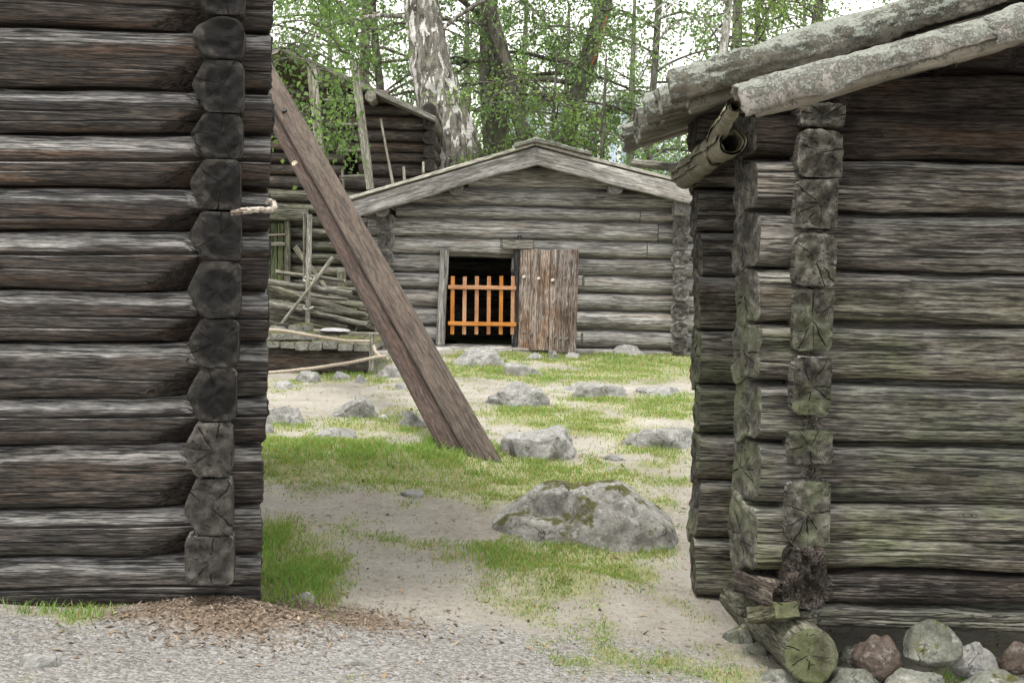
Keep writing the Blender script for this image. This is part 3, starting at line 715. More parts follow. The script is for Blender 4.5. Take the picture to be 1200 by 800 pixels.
tag(obj('bark_chips', build('bark_chips', V, None, T, smooth=False, col=C), CHIPM), 'brown bark chips and leaf litter heaped at the building corner', 'bark chips', kind='stuff')
x, y = spots(1900, 5.8, 15); n = len(x)
sz = (.006 + .012 * RNG.random(n) ** 2)[:, None] * np.array([[1.5, .6, .12]]); q = RNG.random((n, 1))
tn = np.array([[.12, .075, .045]]) * (1 - q) + np.array([[.30, .23, .15]]) * q
V, T, C = bits(np.stack((x, y, zg(x, y) + .006), -1), sz, tn, .7)
tag(obj('leaf_litter', build('leaf_litter', V, None, T, smooth=False, col=C), CHIPM), 'scattered dry leaves and twigs on the trodden ground', 'leaf litter', kind='stuff')
# ------------------------------------------------------------------ dark log building on the left
rnd = random.Random(11)
LW = Wall(P(250, 400, 6.5), 8)
L_YL = [-172, -106, -40, 28, 100.5, 154.5, 217.5, 270, 338, 402, 467, 522, 598, 653, 714]
L_YR = [-166, -100, -35, 33.5, 105.6, 157, 221, 271.5, 341, 401.5, 466.5, 520.5, 593.5, 650.5, 712]
L_END = [318, 317, 316, 314.5, 316, 313.5, 313, 312, 311, 310.5, 309, 304.5, 303.5, 302.5, 303]
PL_FRONT = [(.5, -.42), (.5, .42), (.36, .64), (.14, .62), (.0, .5), (-.28, .5), (-.5, .19), (-.5, -.34), (-.42, -.5), (-.05, -.5), (.12, -.6), (.36, -.64)]
lb_base = LW.p0 + LW.u * -.6 + Vector((0, 0, .22))
lb = thing('log_building', lb_base, 'tall dark brown log building filling the left edge, its crossed corner towards the yard', 'building')
for k in range(len(L_YL) - 1):
    xa, zta = LW.hit(0, L_YL[k]); xb, ztb = LW.hit(225, L_YR[k])
    _, zba = LW.hit(0, L_YL[k + 1]); _, zbb = LW.hit(225, L_YR[k + 1])
    xr, _ = LW.hit(L_END[k], (L_YR[k] + L_YR[k + 1]) / 2)
    x0 = -3.2
    xs = stations(x0, xr, .16, [(-1.05, xr, .024)])
    t = (xs - xa) / (xb - xa)
    zt = zta + (ztb - zta) * t; zb = zba + (zbb - zba) * t
    stub = sstep(xb + .08, xr, xs) * .008
    zt = zt - stub; zb = zb + stub
    zo = float((zt[-1] + zb[-1]) / 2); dep = .19 + .02 * rnd.random()
    h = zt - zb - .010; zc = (zt + zb) / 2 - zo
    xn = LW.hit(226, 400)[0] - xr
    hh = float(np.interp(xn, xs - xr, h)); zm = float(np.interp(xn, xs - xr, zc))
    pl = []
    if k < 13:
        s = .20 + .06 * rnd.random()
        pl = [(xn + .01, -dep / 2, zm + .04 * hh, .36, -.74, -.36 * s / (.54 * hh), xn + .05),
              (xn + .01, -dep / 2, zm + .06 * hh, .36, -.80, .36 * .15 / (.46 * hh), xn + .05)]
    cr = [(rnd.uniform(-.08, .12), .034, .0075), (rnd.uniform(-.27, -.18), .016, .004)]
    me = log_mesh('wall_log', xs - xr, zc, h, dep, PL_FRONT, 84, 100 + k, cr, .007, .010, pl, ((0, 0), (-.10, rnd.uniform(-.06, .06))), caprel=.008)
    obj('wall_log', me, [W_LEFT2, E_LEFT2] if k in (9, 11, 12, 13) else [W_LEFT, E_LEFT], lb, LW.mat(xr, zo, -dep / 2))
L_SIDE = [(227, 289, -172, -110), (227, 288, -109, -46), (226, 287, -45, 16.5), (225, 286.5, 18, 69), (225, 285.6, 70.5, 131), (224, 284, 132.5, 184.5), (222, 282, 186, 246.5), (222, 282, 248, 304), (219.6, 281.4, 305.5, 372),
          (220.5, 279.6, 373.5, 430), (219, 276.6, 431.5, 494), (214.5, 272.4, 495.5, 559.5), (215.4, 273, 561, 627.6), (216.6, 273.6, 629, 685.5)]
for k, (a, b, c, d) in enumerate(L_SIDE):
    off = .16 + .02 * rnd.random()
    xl, _ = LW.hit(a, (c + d) / 2, off); xr, _ = LW.hit(b, (c + d) / 2, off)
    _, zt = LW.hit((a + b) / 2, c, off); _, zb = LW.hit((a + b) / 2, d, off)
    w, h = xr - xl, zt - zb
    j = lambda: rnd.uniform(-.03, .03)
    poly = [(.5, .04 + j()), (.24 + j(), .5), (-.40 + j(), .5), (-.5, .40 + j()), (-.5, -.42 + j()), (-.42 + j(), -.5), (.24 + j(), -.5), (.5, -.06 + j())]
    if k >= 13: poly = [(.5, .42), (.4, .5), (-.42, .5), (-.5, .42), (-.5, -.42), (-.42, -.5), (.42, -.5), (.5, -.40)]
    if k == 3: poly = [(.5, .05), (.42, .25), (.1, .46), (-.1, .5), (-.38, .44), (-.5, .2), (-.48, -.3), (-.4, -.46), (.24, -.5), (.34, -.38)]
    xs = np.concatenate((stations(0, .5, .05), [.8, 1.6, 2.6, 3.6, 4.0]))
    xs = np.insert(xs, 1, .006)
    me = log_mesh('side_log', xs, 0, h, w, poly, 40, 200 + k, (), .005, .004, skew=((rnd.uniform(-.05, .05), rnd.uniform(-.07, .05)), (0, 0)), caprel=.010, it=1)
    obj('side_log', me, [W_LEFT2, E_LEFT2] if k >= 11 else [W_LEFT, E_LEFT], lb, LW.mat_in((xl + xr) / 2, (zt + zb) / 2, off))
# roof above, out of the frame, eaves over the wall
zr = LW.hit(150, -172)[1]
RFB = [(.5, -.5), (.5, .5), (-.5, .5), (-.5, -.5)]
for k in range(16):
    a = LW.p0 + LW.u * (-3.2 + k * .25) + LW.n * .22 + Vector((0, 0, zr + .02)); b = a - LW.n * 3.2 + Vector((0, 0, 1.25))
    timber('roof_board', a, b, .24, .05, [W_LEFT, E_LEFT], lb, RFB, .8, 12, 300 + k, it=1)
# twisted withy at the corner
pts = []
wp = [(273, 250, .19), (285, 247.5, .22), (298, 246, .23), (310, 246, .21), (318, 246.5, .16), (322, 243, .10), (321, 237, .07), (316, 235, .05), (312, 238, .04)]
for a, b, o in wp:
    xl, z = LW.hit(a, b, o); q = LW.p0 + LW.u * xl + LW.n * o; pts.append((q.x, q.y, z))
pts = np.array(pts)
tt = np.linspace(0, len(pts) - 1, 36)
fp = np.stack([np.interp(tt, np.arange(len(pts)), pts[:, i]) for i in range(3)], -1)
ker = np.array([.25, .5, .25])
for i in range(3): fp[1:-1, i] = np.convolve(fp[:, i], ker, 'valid')
g = Geo(); g.add(*tube(fp, np.linspace(.014, .009, 36), 9, 4, .35))
wt = thing('withy_loop', fp[0], 'pale twisted withy looped around a log end at the dark building corner', 'withy')
obj('twisted_branch', g.mesh('withy'), W_WITHY, wt)
# ------------------------------------------------------------------ mossy log shed on the right
rnd = random.Random(23)
RW = Wall((0, 6.5), 0)
R_Y1 = [-50, 12, 75, 133, 187.5, 249, 318, 379, 449, 520, 590.6, 671, 709, 738]
R_Y2 = [-47, 15, 78, 136, 190.5, 253, 322.5, 383.6, 453, 524, 594, 674, 712, 750]
R_END = [1330, 1130, 930, 875, 877, 878.5, 879.5, 879, 879, 878, 874, 896, 884]
PR_FRONT = [(.5, -.42), (.5, .42), (.36, .68), (.22, .66), (.0, .5), (-.34, .5), (-.5, .36), (-.5, -.38), (-.36, -.5), (.0, -.5), (.22, -.66), (.36, -.68)]
rb = thing('log_shed', (1.6, 6.9, .1), 'weathered grey log shed at right with mossy logs and a lichen-covered pole roof', 'shed')
for k in range(len(R_Y1) - 1):
    xa, zta = RW.hit(1000, R_Y1[k]); xb, ztb = RW.hit(1200, R_Y2[k])
    _, zba = RW.hit(1000, R_Y1[k + 1]); _, zbb = RW.hit(1200, R_Y2[k + 1])
    xl, _ = RW.hit(R_END[k], (R_Y1[k] + R_Y1[k + 1]) / 2)
    xs = stations(xl, 4.4, .2, [(xl, 2.25, .028)])
    xs = np.insert(xs, 1, xl + .007)
    t = np.clip((xs - xa) / (xb - xa), -1, 4)
    zt = zta + (ztb - zta) * t; zb = zba + (zbb - zba) * t
    stub = (1 - sstep(xl, xl + .32, xs)) * .006
    zt = zt - stub; zb = zb + stub
    zo = float((zt[0] + zb[0]) / 2); dep = .19 + .03 * rnd.random()
    cr = [(rnd.uniform(-.1, .15), .036, .0085), (rnd.uniform(-.3, -.2), .018, .005)]
    if rnd.random() < .6: cr.append((rnd.uniform(.24, .3), .015, .004))
    rot = k >= 11
    sm_ = 1 - sstep(xl + .20, xl + .30, xs)
    me = log_mesh('wall_log', xs - xl, (zt + zb) / 2 - zo, zt - zb - .022 + .010 * sm_, dep + (.05 + .02 * rnd.random()) * sm_, PR_FRONT, 64, 400 + k, cr, .020 if rot else .009, .012, (), ((-.22 - .08 * rnd.random(), rnd.uniform(-.05, .05)), (0, 0)),
                  caprel=.02 if rot else .007, fine=.003 if rot else .0008, yc=-.028 * sm_)
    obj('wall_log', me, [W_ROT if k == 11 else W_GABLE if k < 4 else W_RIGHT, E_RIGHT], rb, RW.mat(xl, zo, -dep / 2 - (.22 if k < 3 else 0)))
R_SIDE = [(939, 990, 120, 151), (936, 988, 151.5, 207), (933, 982, 207.5, 271), (931, 981, 271.5, 338), (929, 978, 338.5, 412), (928, 976, 415, 489), (925, 975, 503, 545), (921, 973, 563, 640), (918, 968, 639, 716)]
for k, (a, b, c, d) in enumerate(R_SIDE):
    off = .11 + .05 * rnd.random()
    x0, _ = RW.hit(a, (c + d) / 2, off); x1, _ = RW.hit(b, (c + d) / 2, off)
    _, zt = RW.hit((a + b) / 2, c + 1.5, off); _, zb = RW.hit((a + b) / 2, d - 2.5, off)
    j = lambda: rnd.uniform(-.10, .05)
    poly = [(.5, .38 + j()), (.40 + j(), .5), (-.40 + j(), .5), (-.5, .40 + j()), (-.5, -.40 + j()), (-.42 + j(), -.5), (.40 + j(), -.5), (.5, -.38 + j())]
    xs = np.concatenate((stations(0, .4, .025), [.6, .9, 1.2, 1.45])); xs = np.insert(xs, 1, .008)
    rot = k == 8
    me = log_mesh('side_log', xs, 0, zt - zb, x1 - x0, poly, 44, 500 + k, (), .018 if rot else .008, .008, skew=((rnd.uniform(-.15, .1), rnd.uniform(-.15, .12)), (0, 0)), caprel=.03 if rot else .020, it=1, fine=.004 if rot else .0022)
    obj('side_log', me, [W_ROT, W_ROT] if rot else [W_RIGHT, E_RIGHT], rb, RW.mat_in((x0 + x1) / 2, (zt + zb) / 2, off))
RBK = Wall((0, 7.6), 0)
R_BACK = [(815, 130, 166), (816, 167, 219), (817, 221.6, 270), (821, 272, 322), (820, 323.6, 385.5), (819, 387, 449.5), (820, 451.7, 507), (818.5, 509, 561.5), (817, 564, 630.5), (815.5, 632, 698)]
for k, (a, c, d) in enumerate(R_BACK):
    xl, _ = RBK.hit(a, (c + d) / 2); zt = RBK.hit(a, c)[1]; zb = RBK.hit(a, d)[1]
    xs = stations(xl, 4.4, .4, [(xl, xl + .5, .03)]); xs = np.insert(xs, 1, xl + .007)
    me = log_mesh('back_wall_log', xs - xl, 0, zt - zb, .21, PR_FRONT, 36, 600 + k, [(rnd.uniform(-.15, .15), .02, .006)], .008, .008, (), ((rnd.uniform(-.12, 0), rnd.uniform(-.1, .1)), (0, 0)), caprel=.010)
    obj('back_wall_log', me, [W_RIGHT, E_RIGHT], rb, RBK.mat(xl, (zt + zb) / 2, -.105))
# mossy round sill log under the corner, rotten pieces above it
timber('sill_log', P(951, 767, 6.24), P(868, 700, 7.62), .218, .218, [W_SILL, E_SILL], rb, ROUND, .05, 40, 61, rough=.008, wav=.010, skew=((.10, .06), (0, 0)), fine=.001, caprel=.008)
timber('rotten_piece', P(922, 716, 6.33), P(890, 722, 6.55), .11, .075, [W_SILL, E_SILL], rb, SQ, .025, 22, 62, rough=.018, wav=.012, fine=.004)
timber('rotten_piece', P(915, 700, 6.40), P(872, 684, 6.62), .15, .10, [W_ROT, W_ROT], rb, SQ, .02, 26, 63, rough=.04, wav=.03, fine=.008, caprel=.03)
# roof of split poles laid from eave to ridge
A1, B1 = P(874, 122, 5.85), P(1150, 46.5, 5.85); D1 = (B1 - A1).normalized()
def roof_line(A, D, x): return A + D * ((x - A.x) / D.x)
p1 = timber('barge_pole', A1 + D1 * .03, roof_line(A1, D1, 3.3), .115, .118, [W_LICHEN, E_LICHEN], rb, ROUND, .03, 36, 71, rough=.012, wav=.014, fine=.003, bow=.012)
A2 = P(790, 101, 6.40); D2 = (P(1000, 43, 6.40) - A2).normalized()
SPLIT = [(.5, -.2), (.46, .2), (.3, .42), (0, .5), (-.3, .42), (-.46, .2), (-.5, -.2), (-.36, -.46), (.36, -.46)]
for k in range(14):
    yy = 6.42 + k * .165 if k < 14 else 6.30 - (k - 14) * .15
    dx = -.01 if k == 0 else (.0, .09, -.02, .05, -.06, .02, -.03)[k % 7] + rnd.uniform(-.015, .015)
    a = Vector((A2.x + dx, yy, A2.z + dx * D2.z / D2.x + rnd.uniform(-.02, .015))); b = roof_line(a, D2, 3.3)
    dia = .138 if k == 0 else rnd.uniform(.14, .175)
    timber('roof_pole', a, b, dia, dia * .92, [W_LICHEN, E_LICHEN], rb, SPLIT, .018 if k == 0 else .05, 60 if k == 0 else 26, 80 + k, rough=.018, wav=.022, bow=.02, fine=.009 if k == 0 else .003, skew=((rnd.uniform(-.1, .2), rnd.uniform(.0, .25)), (0, 0)), caprel=.014)
for k in range(12):      # under-layer of rotten boards
    yy = 5.98 + k * .25
    a = Vector((A2.x + (.45 if k > 1 else .60) + rnd.uniform(-.03, .05), yy, A2.z + .02 - (.115 if k > 1 else .19) + (.39 if k > 1 else .54) * D2.z / D2.x)); b = roof_line(a, D2, 3.3)
    timber('under_board', a, b, .26, .055, [W_ROT, E_LICHEN], rb, SQ, .06, 20, 130 + k, rough=.008, wav=.010, fine=.002)
# birch bark sheets folded over the barge pole
def bark_sheet(x0, x1, r, a0, a1, seed, drop=0.0):
    L = (x1 - x0) / D1.x; xs = np.arange(0, L + .012, .012); n = 26
    th = np.radians(np.linspace(a0, a1, n))[None]
    ed = 1 + .0 * xs[:, None]
    lo = .16 * fbm(xs[:, None] * 9, seed, .3, 4, seed)
    th = th + lo * np.linspace(0, 1, n)[None]
    rr = r + .0035 * fbm(xs[:, None] * 70, np.cos(th) * 6, np.sin(th) * 6, 3, seed + 9) + .006 * fbm(xs[:, None] * 8, np.cos(th) * 2, np.sin(th) * 2, 3, seed) + drop * np.linspace(0, 1, n)[None] ** 3
    X = xs[:, None] + .010 * fbm(th * 7, seed * 3.3, .1, 3, seed) * np.ones_like(th)
    # angle measured from straight up, towards the outer face (local -y)
    V = np.stack((X * np.ones_like(rr), -np.sin(th) * rr, np.cos(th) * rr), -1)
    Vi = np.stack((X * np.ones_like(rr), -np.sin(th) * (rr - .004), np.cos(th) * (rr - .004)), -1)
    R = len(xs); i = (np.arange(R - 1)[:, None] * n + np.arange(n - 1)[None]).ravel()
    Qo = np.stack((i, i + n, i + n + 1, i + 1), -1); m = R * n
    rim = np.concatenate((np.arange(n), np.arange(1, R) * n + n - 1, (R - 1) * n + np.arange(n - 2, -1, -1), np.arange(R - 2, 0, -1) * n))
    r2 = np.roll(rim, -1)
    Q = np.concatenate((Qo, Qo[:, ::-1] + m, np.stack((rim, r2, r2 + m, rim + m), -1)))
    me = build('bark_sheet', np.concatenate((V.reshape(-1, 3), Vi.reshape(-1, 3))), Q)
    return obj('bark_sheet', me, [W_BARK], p1, axis_mat(roof_line(A1, D1, x0), roof_line(A1, D1, x1)))
xq = lambda px: P(px, 90, 5.85).x
bark_sheet(xq(1155), xq(1330), .084, -70, 118, 3, .010)
bark_sheet(xq(985), xq(1168), .076, -70, 105, 2, .0)
bark_sheet(xq(866), xq(1001), .079, -70, 118, 1, .014)
# rolled birch bark along the eave
def roll(name, a, b, r, seed, turns=1.6, step=.02):
    L = (Vector(b) - Vector(a)).length; xs = stations(0, L, step); n = 80
    th = np.linspace(0, turns * 2 * math.pi, n)[None]
    rr = r * (1 - .42 * th / th.max()) * (1 + .06 * fbm(xs[:, None] * 5, np.cos(th), np.sin(th), 3, seed)) * (1 + .10 * fbm(xs * 2.2, seed, 0, 2, seed))[:, None]
    rr = rr * (1 + .16 * (vn(np.floor(xs * 9 + .6 * vn(xs * 3, seed)), seed, 0, seed))[:, None]) * (1 + .05 * vn(xs[:, None] * 40, th * .8, 0, seed))
    V = np.stack((xs[:, None] + .012 * fbm(th * 2, seed, .2, 2, seed) + 0 * rr, np.cos(th) * rr, np.sin(th) * rr), -1).reshape(-1, 3)
    R = len(xs); i = (np.arange(R - 1)[:, None] * n + np.arange(n - 1)[None]).ravel()
    me = build(name, V, np.stack((i, i + 1, i + n + 1, i + n), -1))
    return obj(name, me, [W_ROLL], rb, axis_mat(a, b))
roll('bark_roll', P(862, 123, 6.0), P(833, 172, 6.85), .034, 5, 2.1)
roll('bark_roll', P(857, 166, 6.42), P(797, 205, 7.75), .055, 6, 2.3)
roll('bark_roll', P(838, 186, 6.75), P(800, 212, 7.7), .047, 7, 2.2)
for a, b, r in (((744, 191), (794, 197), .03),):
    timber('eave_pole', P(*a, 8.9), P(*b, 8.6), r * 2, r * 2, [W_POLE, E_LICHEN], rb, ROUND, .05, 14, 75, rough=.006, wav=.006)
# ------------------------------------------------------------------ small grey cabin with the open door
rnd = random.Random(31)
CY = 19.2
CW = Wall((0, CY), 0)
cb = thing('log_cabin', (.2, CY + 2, .8), 'small silver-grey log cabin with a low doorway and pitched roof behind the yard', 'cabin')
czx = lambda px, py: CW.hit(px, py)
C_ROWS = [(195.5, 220.5), (221.5, 242.5), (242.5, 257.5), (258.5, 280.5), (281, 300), (300.5, 321), (321.8, 340.8), (341.3, 362), (362.5, 384), (384.5, 406), (406.5, 419)]
PC = [(.5, -.42), (.5, .42), (.36, .68), (.2, .64), (.02, .5), (-.2, .47), (-.40, .33), (-.5, .1), (-.5, -.14), (-.41, -.34), (-.22, -.47), (.02, -.5), (.2, -.64), (.36, -.68)]
roof_under = lambda px: (190 + (626 - px) * .300) if px < 626 else (190 + (px - 626) * .255)
def clog(pa, pb, ya, yb, k, mat=None, name='wall_log', dep=.2, cut=None):
    xa, _ = czx(pa, (ya + yb) / 2); xb, _ = czx(pb, (ya + yb) / 2)
    zt, zb = czx(620, ya)[1], czx(620, yb)[1]
    xs = stations(xa, xb, .12)
    if len(xs) > 4: xs = np.insert(xs, 1, xa + .01); xs = np.insert(xs, -1, xb - .01)
    pl = ()
    cr = [(rnd.uniform(-.3, .3), .018, .010)] if rnd.random() < .7 else []
    me = log_mesh(name, xs - xa, 0, zt - zb - .016, dep, PC, 40, 700 + k, cr, .010, .012, pl, caprel=.010)
    return obj(name, me, mat or [W_CABIN, E_CABIN], cb, CW.mat(xa, (zt + zb) / 2, -dep / 2))
k = 0
for i, (ya, yb) in enumerate(C_ROWS):
    if i == 0: spans = [(549, 716)]
    elif i == 1: spans = [(470, 792)]
    elif i == 2: spans = [(464, 750), (751, 822)]
    elif i == 3: spans = [(431, 771), (772, 824)]
    elif i == 4: spans = [(431, 586), (586, 758), (759, 824)]
    elif i < 9: spans = [(432, 516), (600, 824)]
    elif i == 9: spans = [(470, 512), (600, 824)]
    else: spans = [(440, 600), (600, 824)]
    for a, b in spans:
        if i == 8 and a < 500: b = 515
        clog(a, b, ya, yb, k); k += 1
# log ends of the side walls
C_RIGHT = [(791, 808, 236, 254), (790.5, 808, 255, 275), (790.5, 807, 275.6, 293.5), (788, 807.5, 293.8, 314), (790.5, 806.5, 315, 332.5), (790.5, 807.5, 333, 352.6), (788, 807.5, 353.5, 374.6), (787.5, 807, 376, 396), (788, 806.5, 397.5, 412.5)]
C_LEFT = [(441, 461, 249, 270), (442, 461, 270.5, 290.5), (441, 460, 291, 312), (441, 460, 312.5, 333), (441, 460, 333.5, 354), (440, 460, 354.5, 375), (440, 460, 375.5, 396), (440, 460, 396.5, 416)]
for lst, sd in ((C_RIGHT, 1), (C_LEFT, 0)):
    for i, (a, b, c, d) in enumerate(lst):
        off = .14 + .05 * rnd.random()
        x0 = CW.hit(a, c, off)[0]; x1 = CW.hit(b, c, off)[0]; zt = CW.hit((a + b) / 2, c, off)[1]; zb = CW.hit((a + b) / 2, d, off)[1]
        j = lambda: rnd.uniform(-.1, .1)
        poly = [(.5, .25 + j()), (.3 + j(), .5), (-.3 + j(), .5), (-.5, .25 + j()), (-.5, -.25 + j()), (-.3 + j(), -.5), (.3 + j(), -.5), (.5, -.25 + j())]
        xs = np.array([0, .012, .1, .2, .3, .5, 1, 2, 3, 4, 4.4])
        me = log_mesh('side_log', xs, 0, zt - zb, x1 - x0, poly, 24, 760 + i + 20 * sd, (), .010, .004, caprel=.02, it=1)
        obj('side_log', me, [W_CABIN, E_CABIN], cb, CW.mat_in((x0 + x1) / 2, (zt + zb) / 2, off))
for i, (ya, yb) in enumerate(C_ROWS[1:]):           # back wall
    zt, zb = czx(620, ya)[1], czx(620, yb)[1]
    xs = stations(-1.65, 2.35, .5)
    me = log_mesh('back_wall_log', xs, 0, zt - zb + .01, .2, PC, 12, 800 + i, (), .008, .008)
    obj('back_wall_log', me, [W_CABIN, E_CABIN], cb, Matrix.Translation((0, CY + 4.1, (zt + zb) / 2)))
flz = czx(620, 403)[1]
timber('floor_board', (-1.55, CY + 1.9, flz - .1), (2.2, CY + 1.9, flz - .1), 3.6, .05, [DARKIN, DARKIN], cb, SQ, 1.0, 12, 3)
# roof
RY0, RY1 = CY - .42, CY + 4.6
apex = P(627, 171, RY0)
le = P(409, 234.5, RY0); re = P(835, 224, RY0)
for side, e in ((0, le), (1, re)):
    D = (e - apex).normalized(); Lr = (e - apex).length + .12
    nrm = Vector((-D.z, 0, D.x)) if D.x > 0 else Vector((D.z, 0, -D.x))
    nb = 15; bw = (RY1 - RY0) / nb
    for i in range(nb):
        yy = RY0 + bw * (i + .5)
        a = Vector((apex.x, yy, apex.z)) + nrm * (.025 + .004 * (i % 2)); b = a + D * (Lr + rnd.uniform(-.03, .03))
        timber('roof_board', a, b, bw * .985, .038, [W_ROOFB, W_ROOFB], cb, RFB, .5, 14, 820 + i + 30 * side, it=1, rough=.003, wav=.004)
    a = Vector((apex.x, RY0 + .06, apex.z)) - nrm * .115; b = a + D * (Lr - .06)
    a = a + D * (.0 if side else -.02)
    timber('bargeboard', a, b, .11, .20, [W_BARGE, W_BARGE], cb, SQ, .06, 24, 880 + side, it=1, rough=.010, wav=.008)
    for i in range(5):   # rafters keep the roof shut from within
        yy = CY + .3 + i * .95
        a = Vector((apex.x, yy, apex.z)) - nrm * .06
        timber('rafter', a, a + D * (Lr - .3), .1, .1, [W_CABIN, E_CABIN], cb, ROUND, .6, 10, 890 + i)
rg = [(606, 171), (640, 167.5), (690, 178)]
for i, (a, b) in enumerate((((603, 171.5), (628, 164.5)), ((627, 164.5), (692, 180.5)))):
    pa, pb = P(*a, RY0 + .10), P(*b, RY0 + .10)
    timber('ridge_bark', pa, pb, .34, .045, [W_LICHEN, E_LICHEN], cb, SQ, .05, 20, 900 + i, it=1, rough=.014, wav=.014, fine=.004)
for i, (px, py, r) in enumerate(((628, 182, 10), (534, 220, 8.5), (446, 246, 8), (722, 219, 9), (800, 243, 9))):
    a = P(px, py, CY - .34); rr = r / FPX * (CY - .34)
    timber('purlin', a, a + Vector((0, 4.7, 0)), rr * 2, rr * 2, [W_BARGE, E_CABIN], cb, ROUND if i < 4 else SQ, .4, 14, 910 + i, rough=.006)
# doorway: posts, lintel, charred post
timber('door_post', P(516, 404, CY - .03), P(521, 293, CY - .03), .115, .13, [W_CABIN, E_CABIN], cb, ROUND, .06, 16, 921, up=(0, 1, 0), rough=.010, wav=.008, bow=.012)
timber('door_post', P(606, 407, CY - .02), P(607, 292, CY - .02), .10, .12, [W_TAR, W_TAR], cb, SQ, .06, 16, 922, up=(0, 1, 0), rough=.006)
timber('hinge_block', P(589, 286.5, CY - .10), P(625, 287, CY - .10), .12, .11, [W_POLE, E_CABIN], cb, SQ, .05, 16, 923, rough=.012)
timber('hinge_pin', P(609, 276, CY - .05), P(609, 284, CY - .05), .05, .05, [W_TAR, W_TAR], cb, ROUND, .05, 10, 926, up=(0, 1, 0))
timber('threshold', P(470, 412, CY - .16), P(600, 413, CY - .16), .17, .15, [W_CABIN, E_CABIN], cb, ROUND, .1, 18, 924, rough=.008)
timber('threshold', P(599, 411.5, CY - .14), P(702, 413.5, CY - .14), .14, .105, [W_CABIN, E_CABIN], cb, SQ, .1, 18, 925, rough=.008)
# the open door leaf: planks, battens, nails
H0, H1 = P(607.5, 408, CY - .10), P(607.5, 293, CY - .10)
ang = math.radians(-36); du = Vector((math.cos(ang), math.sin(ang), 0)); dn = Vector((math.sin(ang), -math.cos(ang), 0))
lw = .85
leaf = obj('door_leaf', build('door_leaf', [(0, 0, 0), (.01, 0, 0), (.01, 0, .01), (0, 0, .01)], [(0, 1, 2, 3)]), W_DOOR, cb, Matrix.Translation(H0 + Vector((0, 0, .3)) - dn * -.02))
pw = [0, .19, .36, .54, .635, 1.0]
dh = H1.z - H0.z
for i in range(5):
    x0, x1 = pw[i] * lw, pw[i + 1] * lw
    c = H0 + du * ((x0 + x1) / 2) + dn * (.004 * (i % 3))
    zb = (.0, -.01, -.005, -.015, -.02)[i]
    o = timber('plank', c + Vector((0, 0, zb)), c + Vector((0, 0, dh + (.0, .005, -.004, .0, .004)[i])), x1 - x0 - .007, .034, [W_DOOR, W_DOOR], leaf, SQ, .08, 18, 930 + i, it=1, up=tuple(dn), rough=.005, wav=.004,
               cracks=[(rnd.uniform(-.2, .2), .012, .008)], skew=((0, .0), (0, 0)) if i < 4 else ((0, .10), (0, 0)))
NP = [(.10, .73), (.36, .715), (.60, .70), (.10, .165), (.25, .155), (.52, .135), (.66, .135), (.80, .72), (.75, .12), (.86, .12), (.44, .80)]
for i, (a, b) in enumerate(NP):
    c = H0 + du * (a * lw) + Vector((0, 0, b * dh)) + dn * .02
    timber('nail', c, c + dn * .022, .036, .036, [NAILW if i in (0, 1, 2) else IRON] * 2, leaf, ROUND, .02, 10, 950 + i, rough=.001, wav=0)
for b in (.70, .13):
    c = H0 + du * (.02) - dn * .035 + Vector((0, 0, b * dh)); timber('batten', c, c + du * (lw + .03), .05, .11, [W_CABIN, E_CABIN], leaf, SQ, .2, 12, 960, it=1)
# orange gate in the doorway
gt = thing('picket_gate', P(563, 400, CY - .06), 'bright orange picket gate of new wood across the dark cabin doorway', 'gate')
gy = CY - .075
for i, px in enumerate((530.5, 544.5, 558.8, 573, 587.3, 601)):
    timber('picket', P(px - .6, 391.5, gy), P(px + .2, 324 + (i % 2) * .5, gy), .047, .03, [W_ORANGE, W_ORANGE], gt, SQ, .1, 12, 970 + i, it=1, up=(0, 1, 0), rough=.001, wav=.001)
for i, (ya, yb) in enumerate(((336.2, 337.5), (378.8, 380))):
    timber('rail', P(525.5, ya, gy - .03), P(604.5, yb, gy - .03), .025, .048, [W_ORANGE, W_ORANGE], gt, SQ, .1, 12, 980 + i, it=1, rough=.001, wav=.001)

# ------------------------------------------------------------------ dark storehouse behind, at left
SY = 22.4
SW = Wall((0, SY), 0)
sh = thing('log_storehouse', (-2.6, SY + 2, .85), 'tall dark log storehouse half hidden by birch leaves, green-stained below, behind the fence', 'storehouse')
def slog(pa, pb, ya, yb, k, mats, name='wall_log'):
    xa, xb = SW.hit(pa, ya)[0], SW.hit(pb, ya)[0]; zt, zb = SW.hit((pa + pb) / 2, ya)[1], SW.hit((pa + pb) / 2, yb)[1]
    xs = stations(xa, xb, .16)
    me = log_mesh(name, xs - xa, 0, zt - zb - .016, .22, PC, 30, 1000 + k, [(rnd.uniform(-.2, .2), .015, .012)], .012, .014, caprel=.012)
    return obj(name, me, mats, sh, SW.mat(xa, (zt + zb) / 2, -.11))
SD, SG = [W_STORE, E_STORE], [W_STOREG, E_STORE]
for i, (ya, yb) in enumerate([(104, 119), (119.5, 134), (134, 150), (150, 165), (165, 178), (178, 191), (191, 206.5), (206.5, 221.5)]):
    x1 = (455, 482, 506, 508, 508, 508, 508, 508)[i]
    if i in (5, 6): slog(290, 403, ya, yb, i, SD); slog(421, x1, ya, yb, i + 20, SD)
    else: slog(290, x1, ya, yb, i, SD)
for i, (ya, yb) in enumerate([(222, 237), (238, 252), (252.5, 266), (266.5, 281.5), (282, 296), (296.5, 311), (311.5, 326), (326.5, 341), (341.5, 356), (356.5, 372), (372.5, 388), (388.5, 402)]):
    if i >= 3 and i < 9: slog(339.5, 508, ya, yb, i + 40, SG); slog(270, 310, ya, yb, i + 60, SG)
    else: slog(270, 508, ya, yb, i + 40, SG)
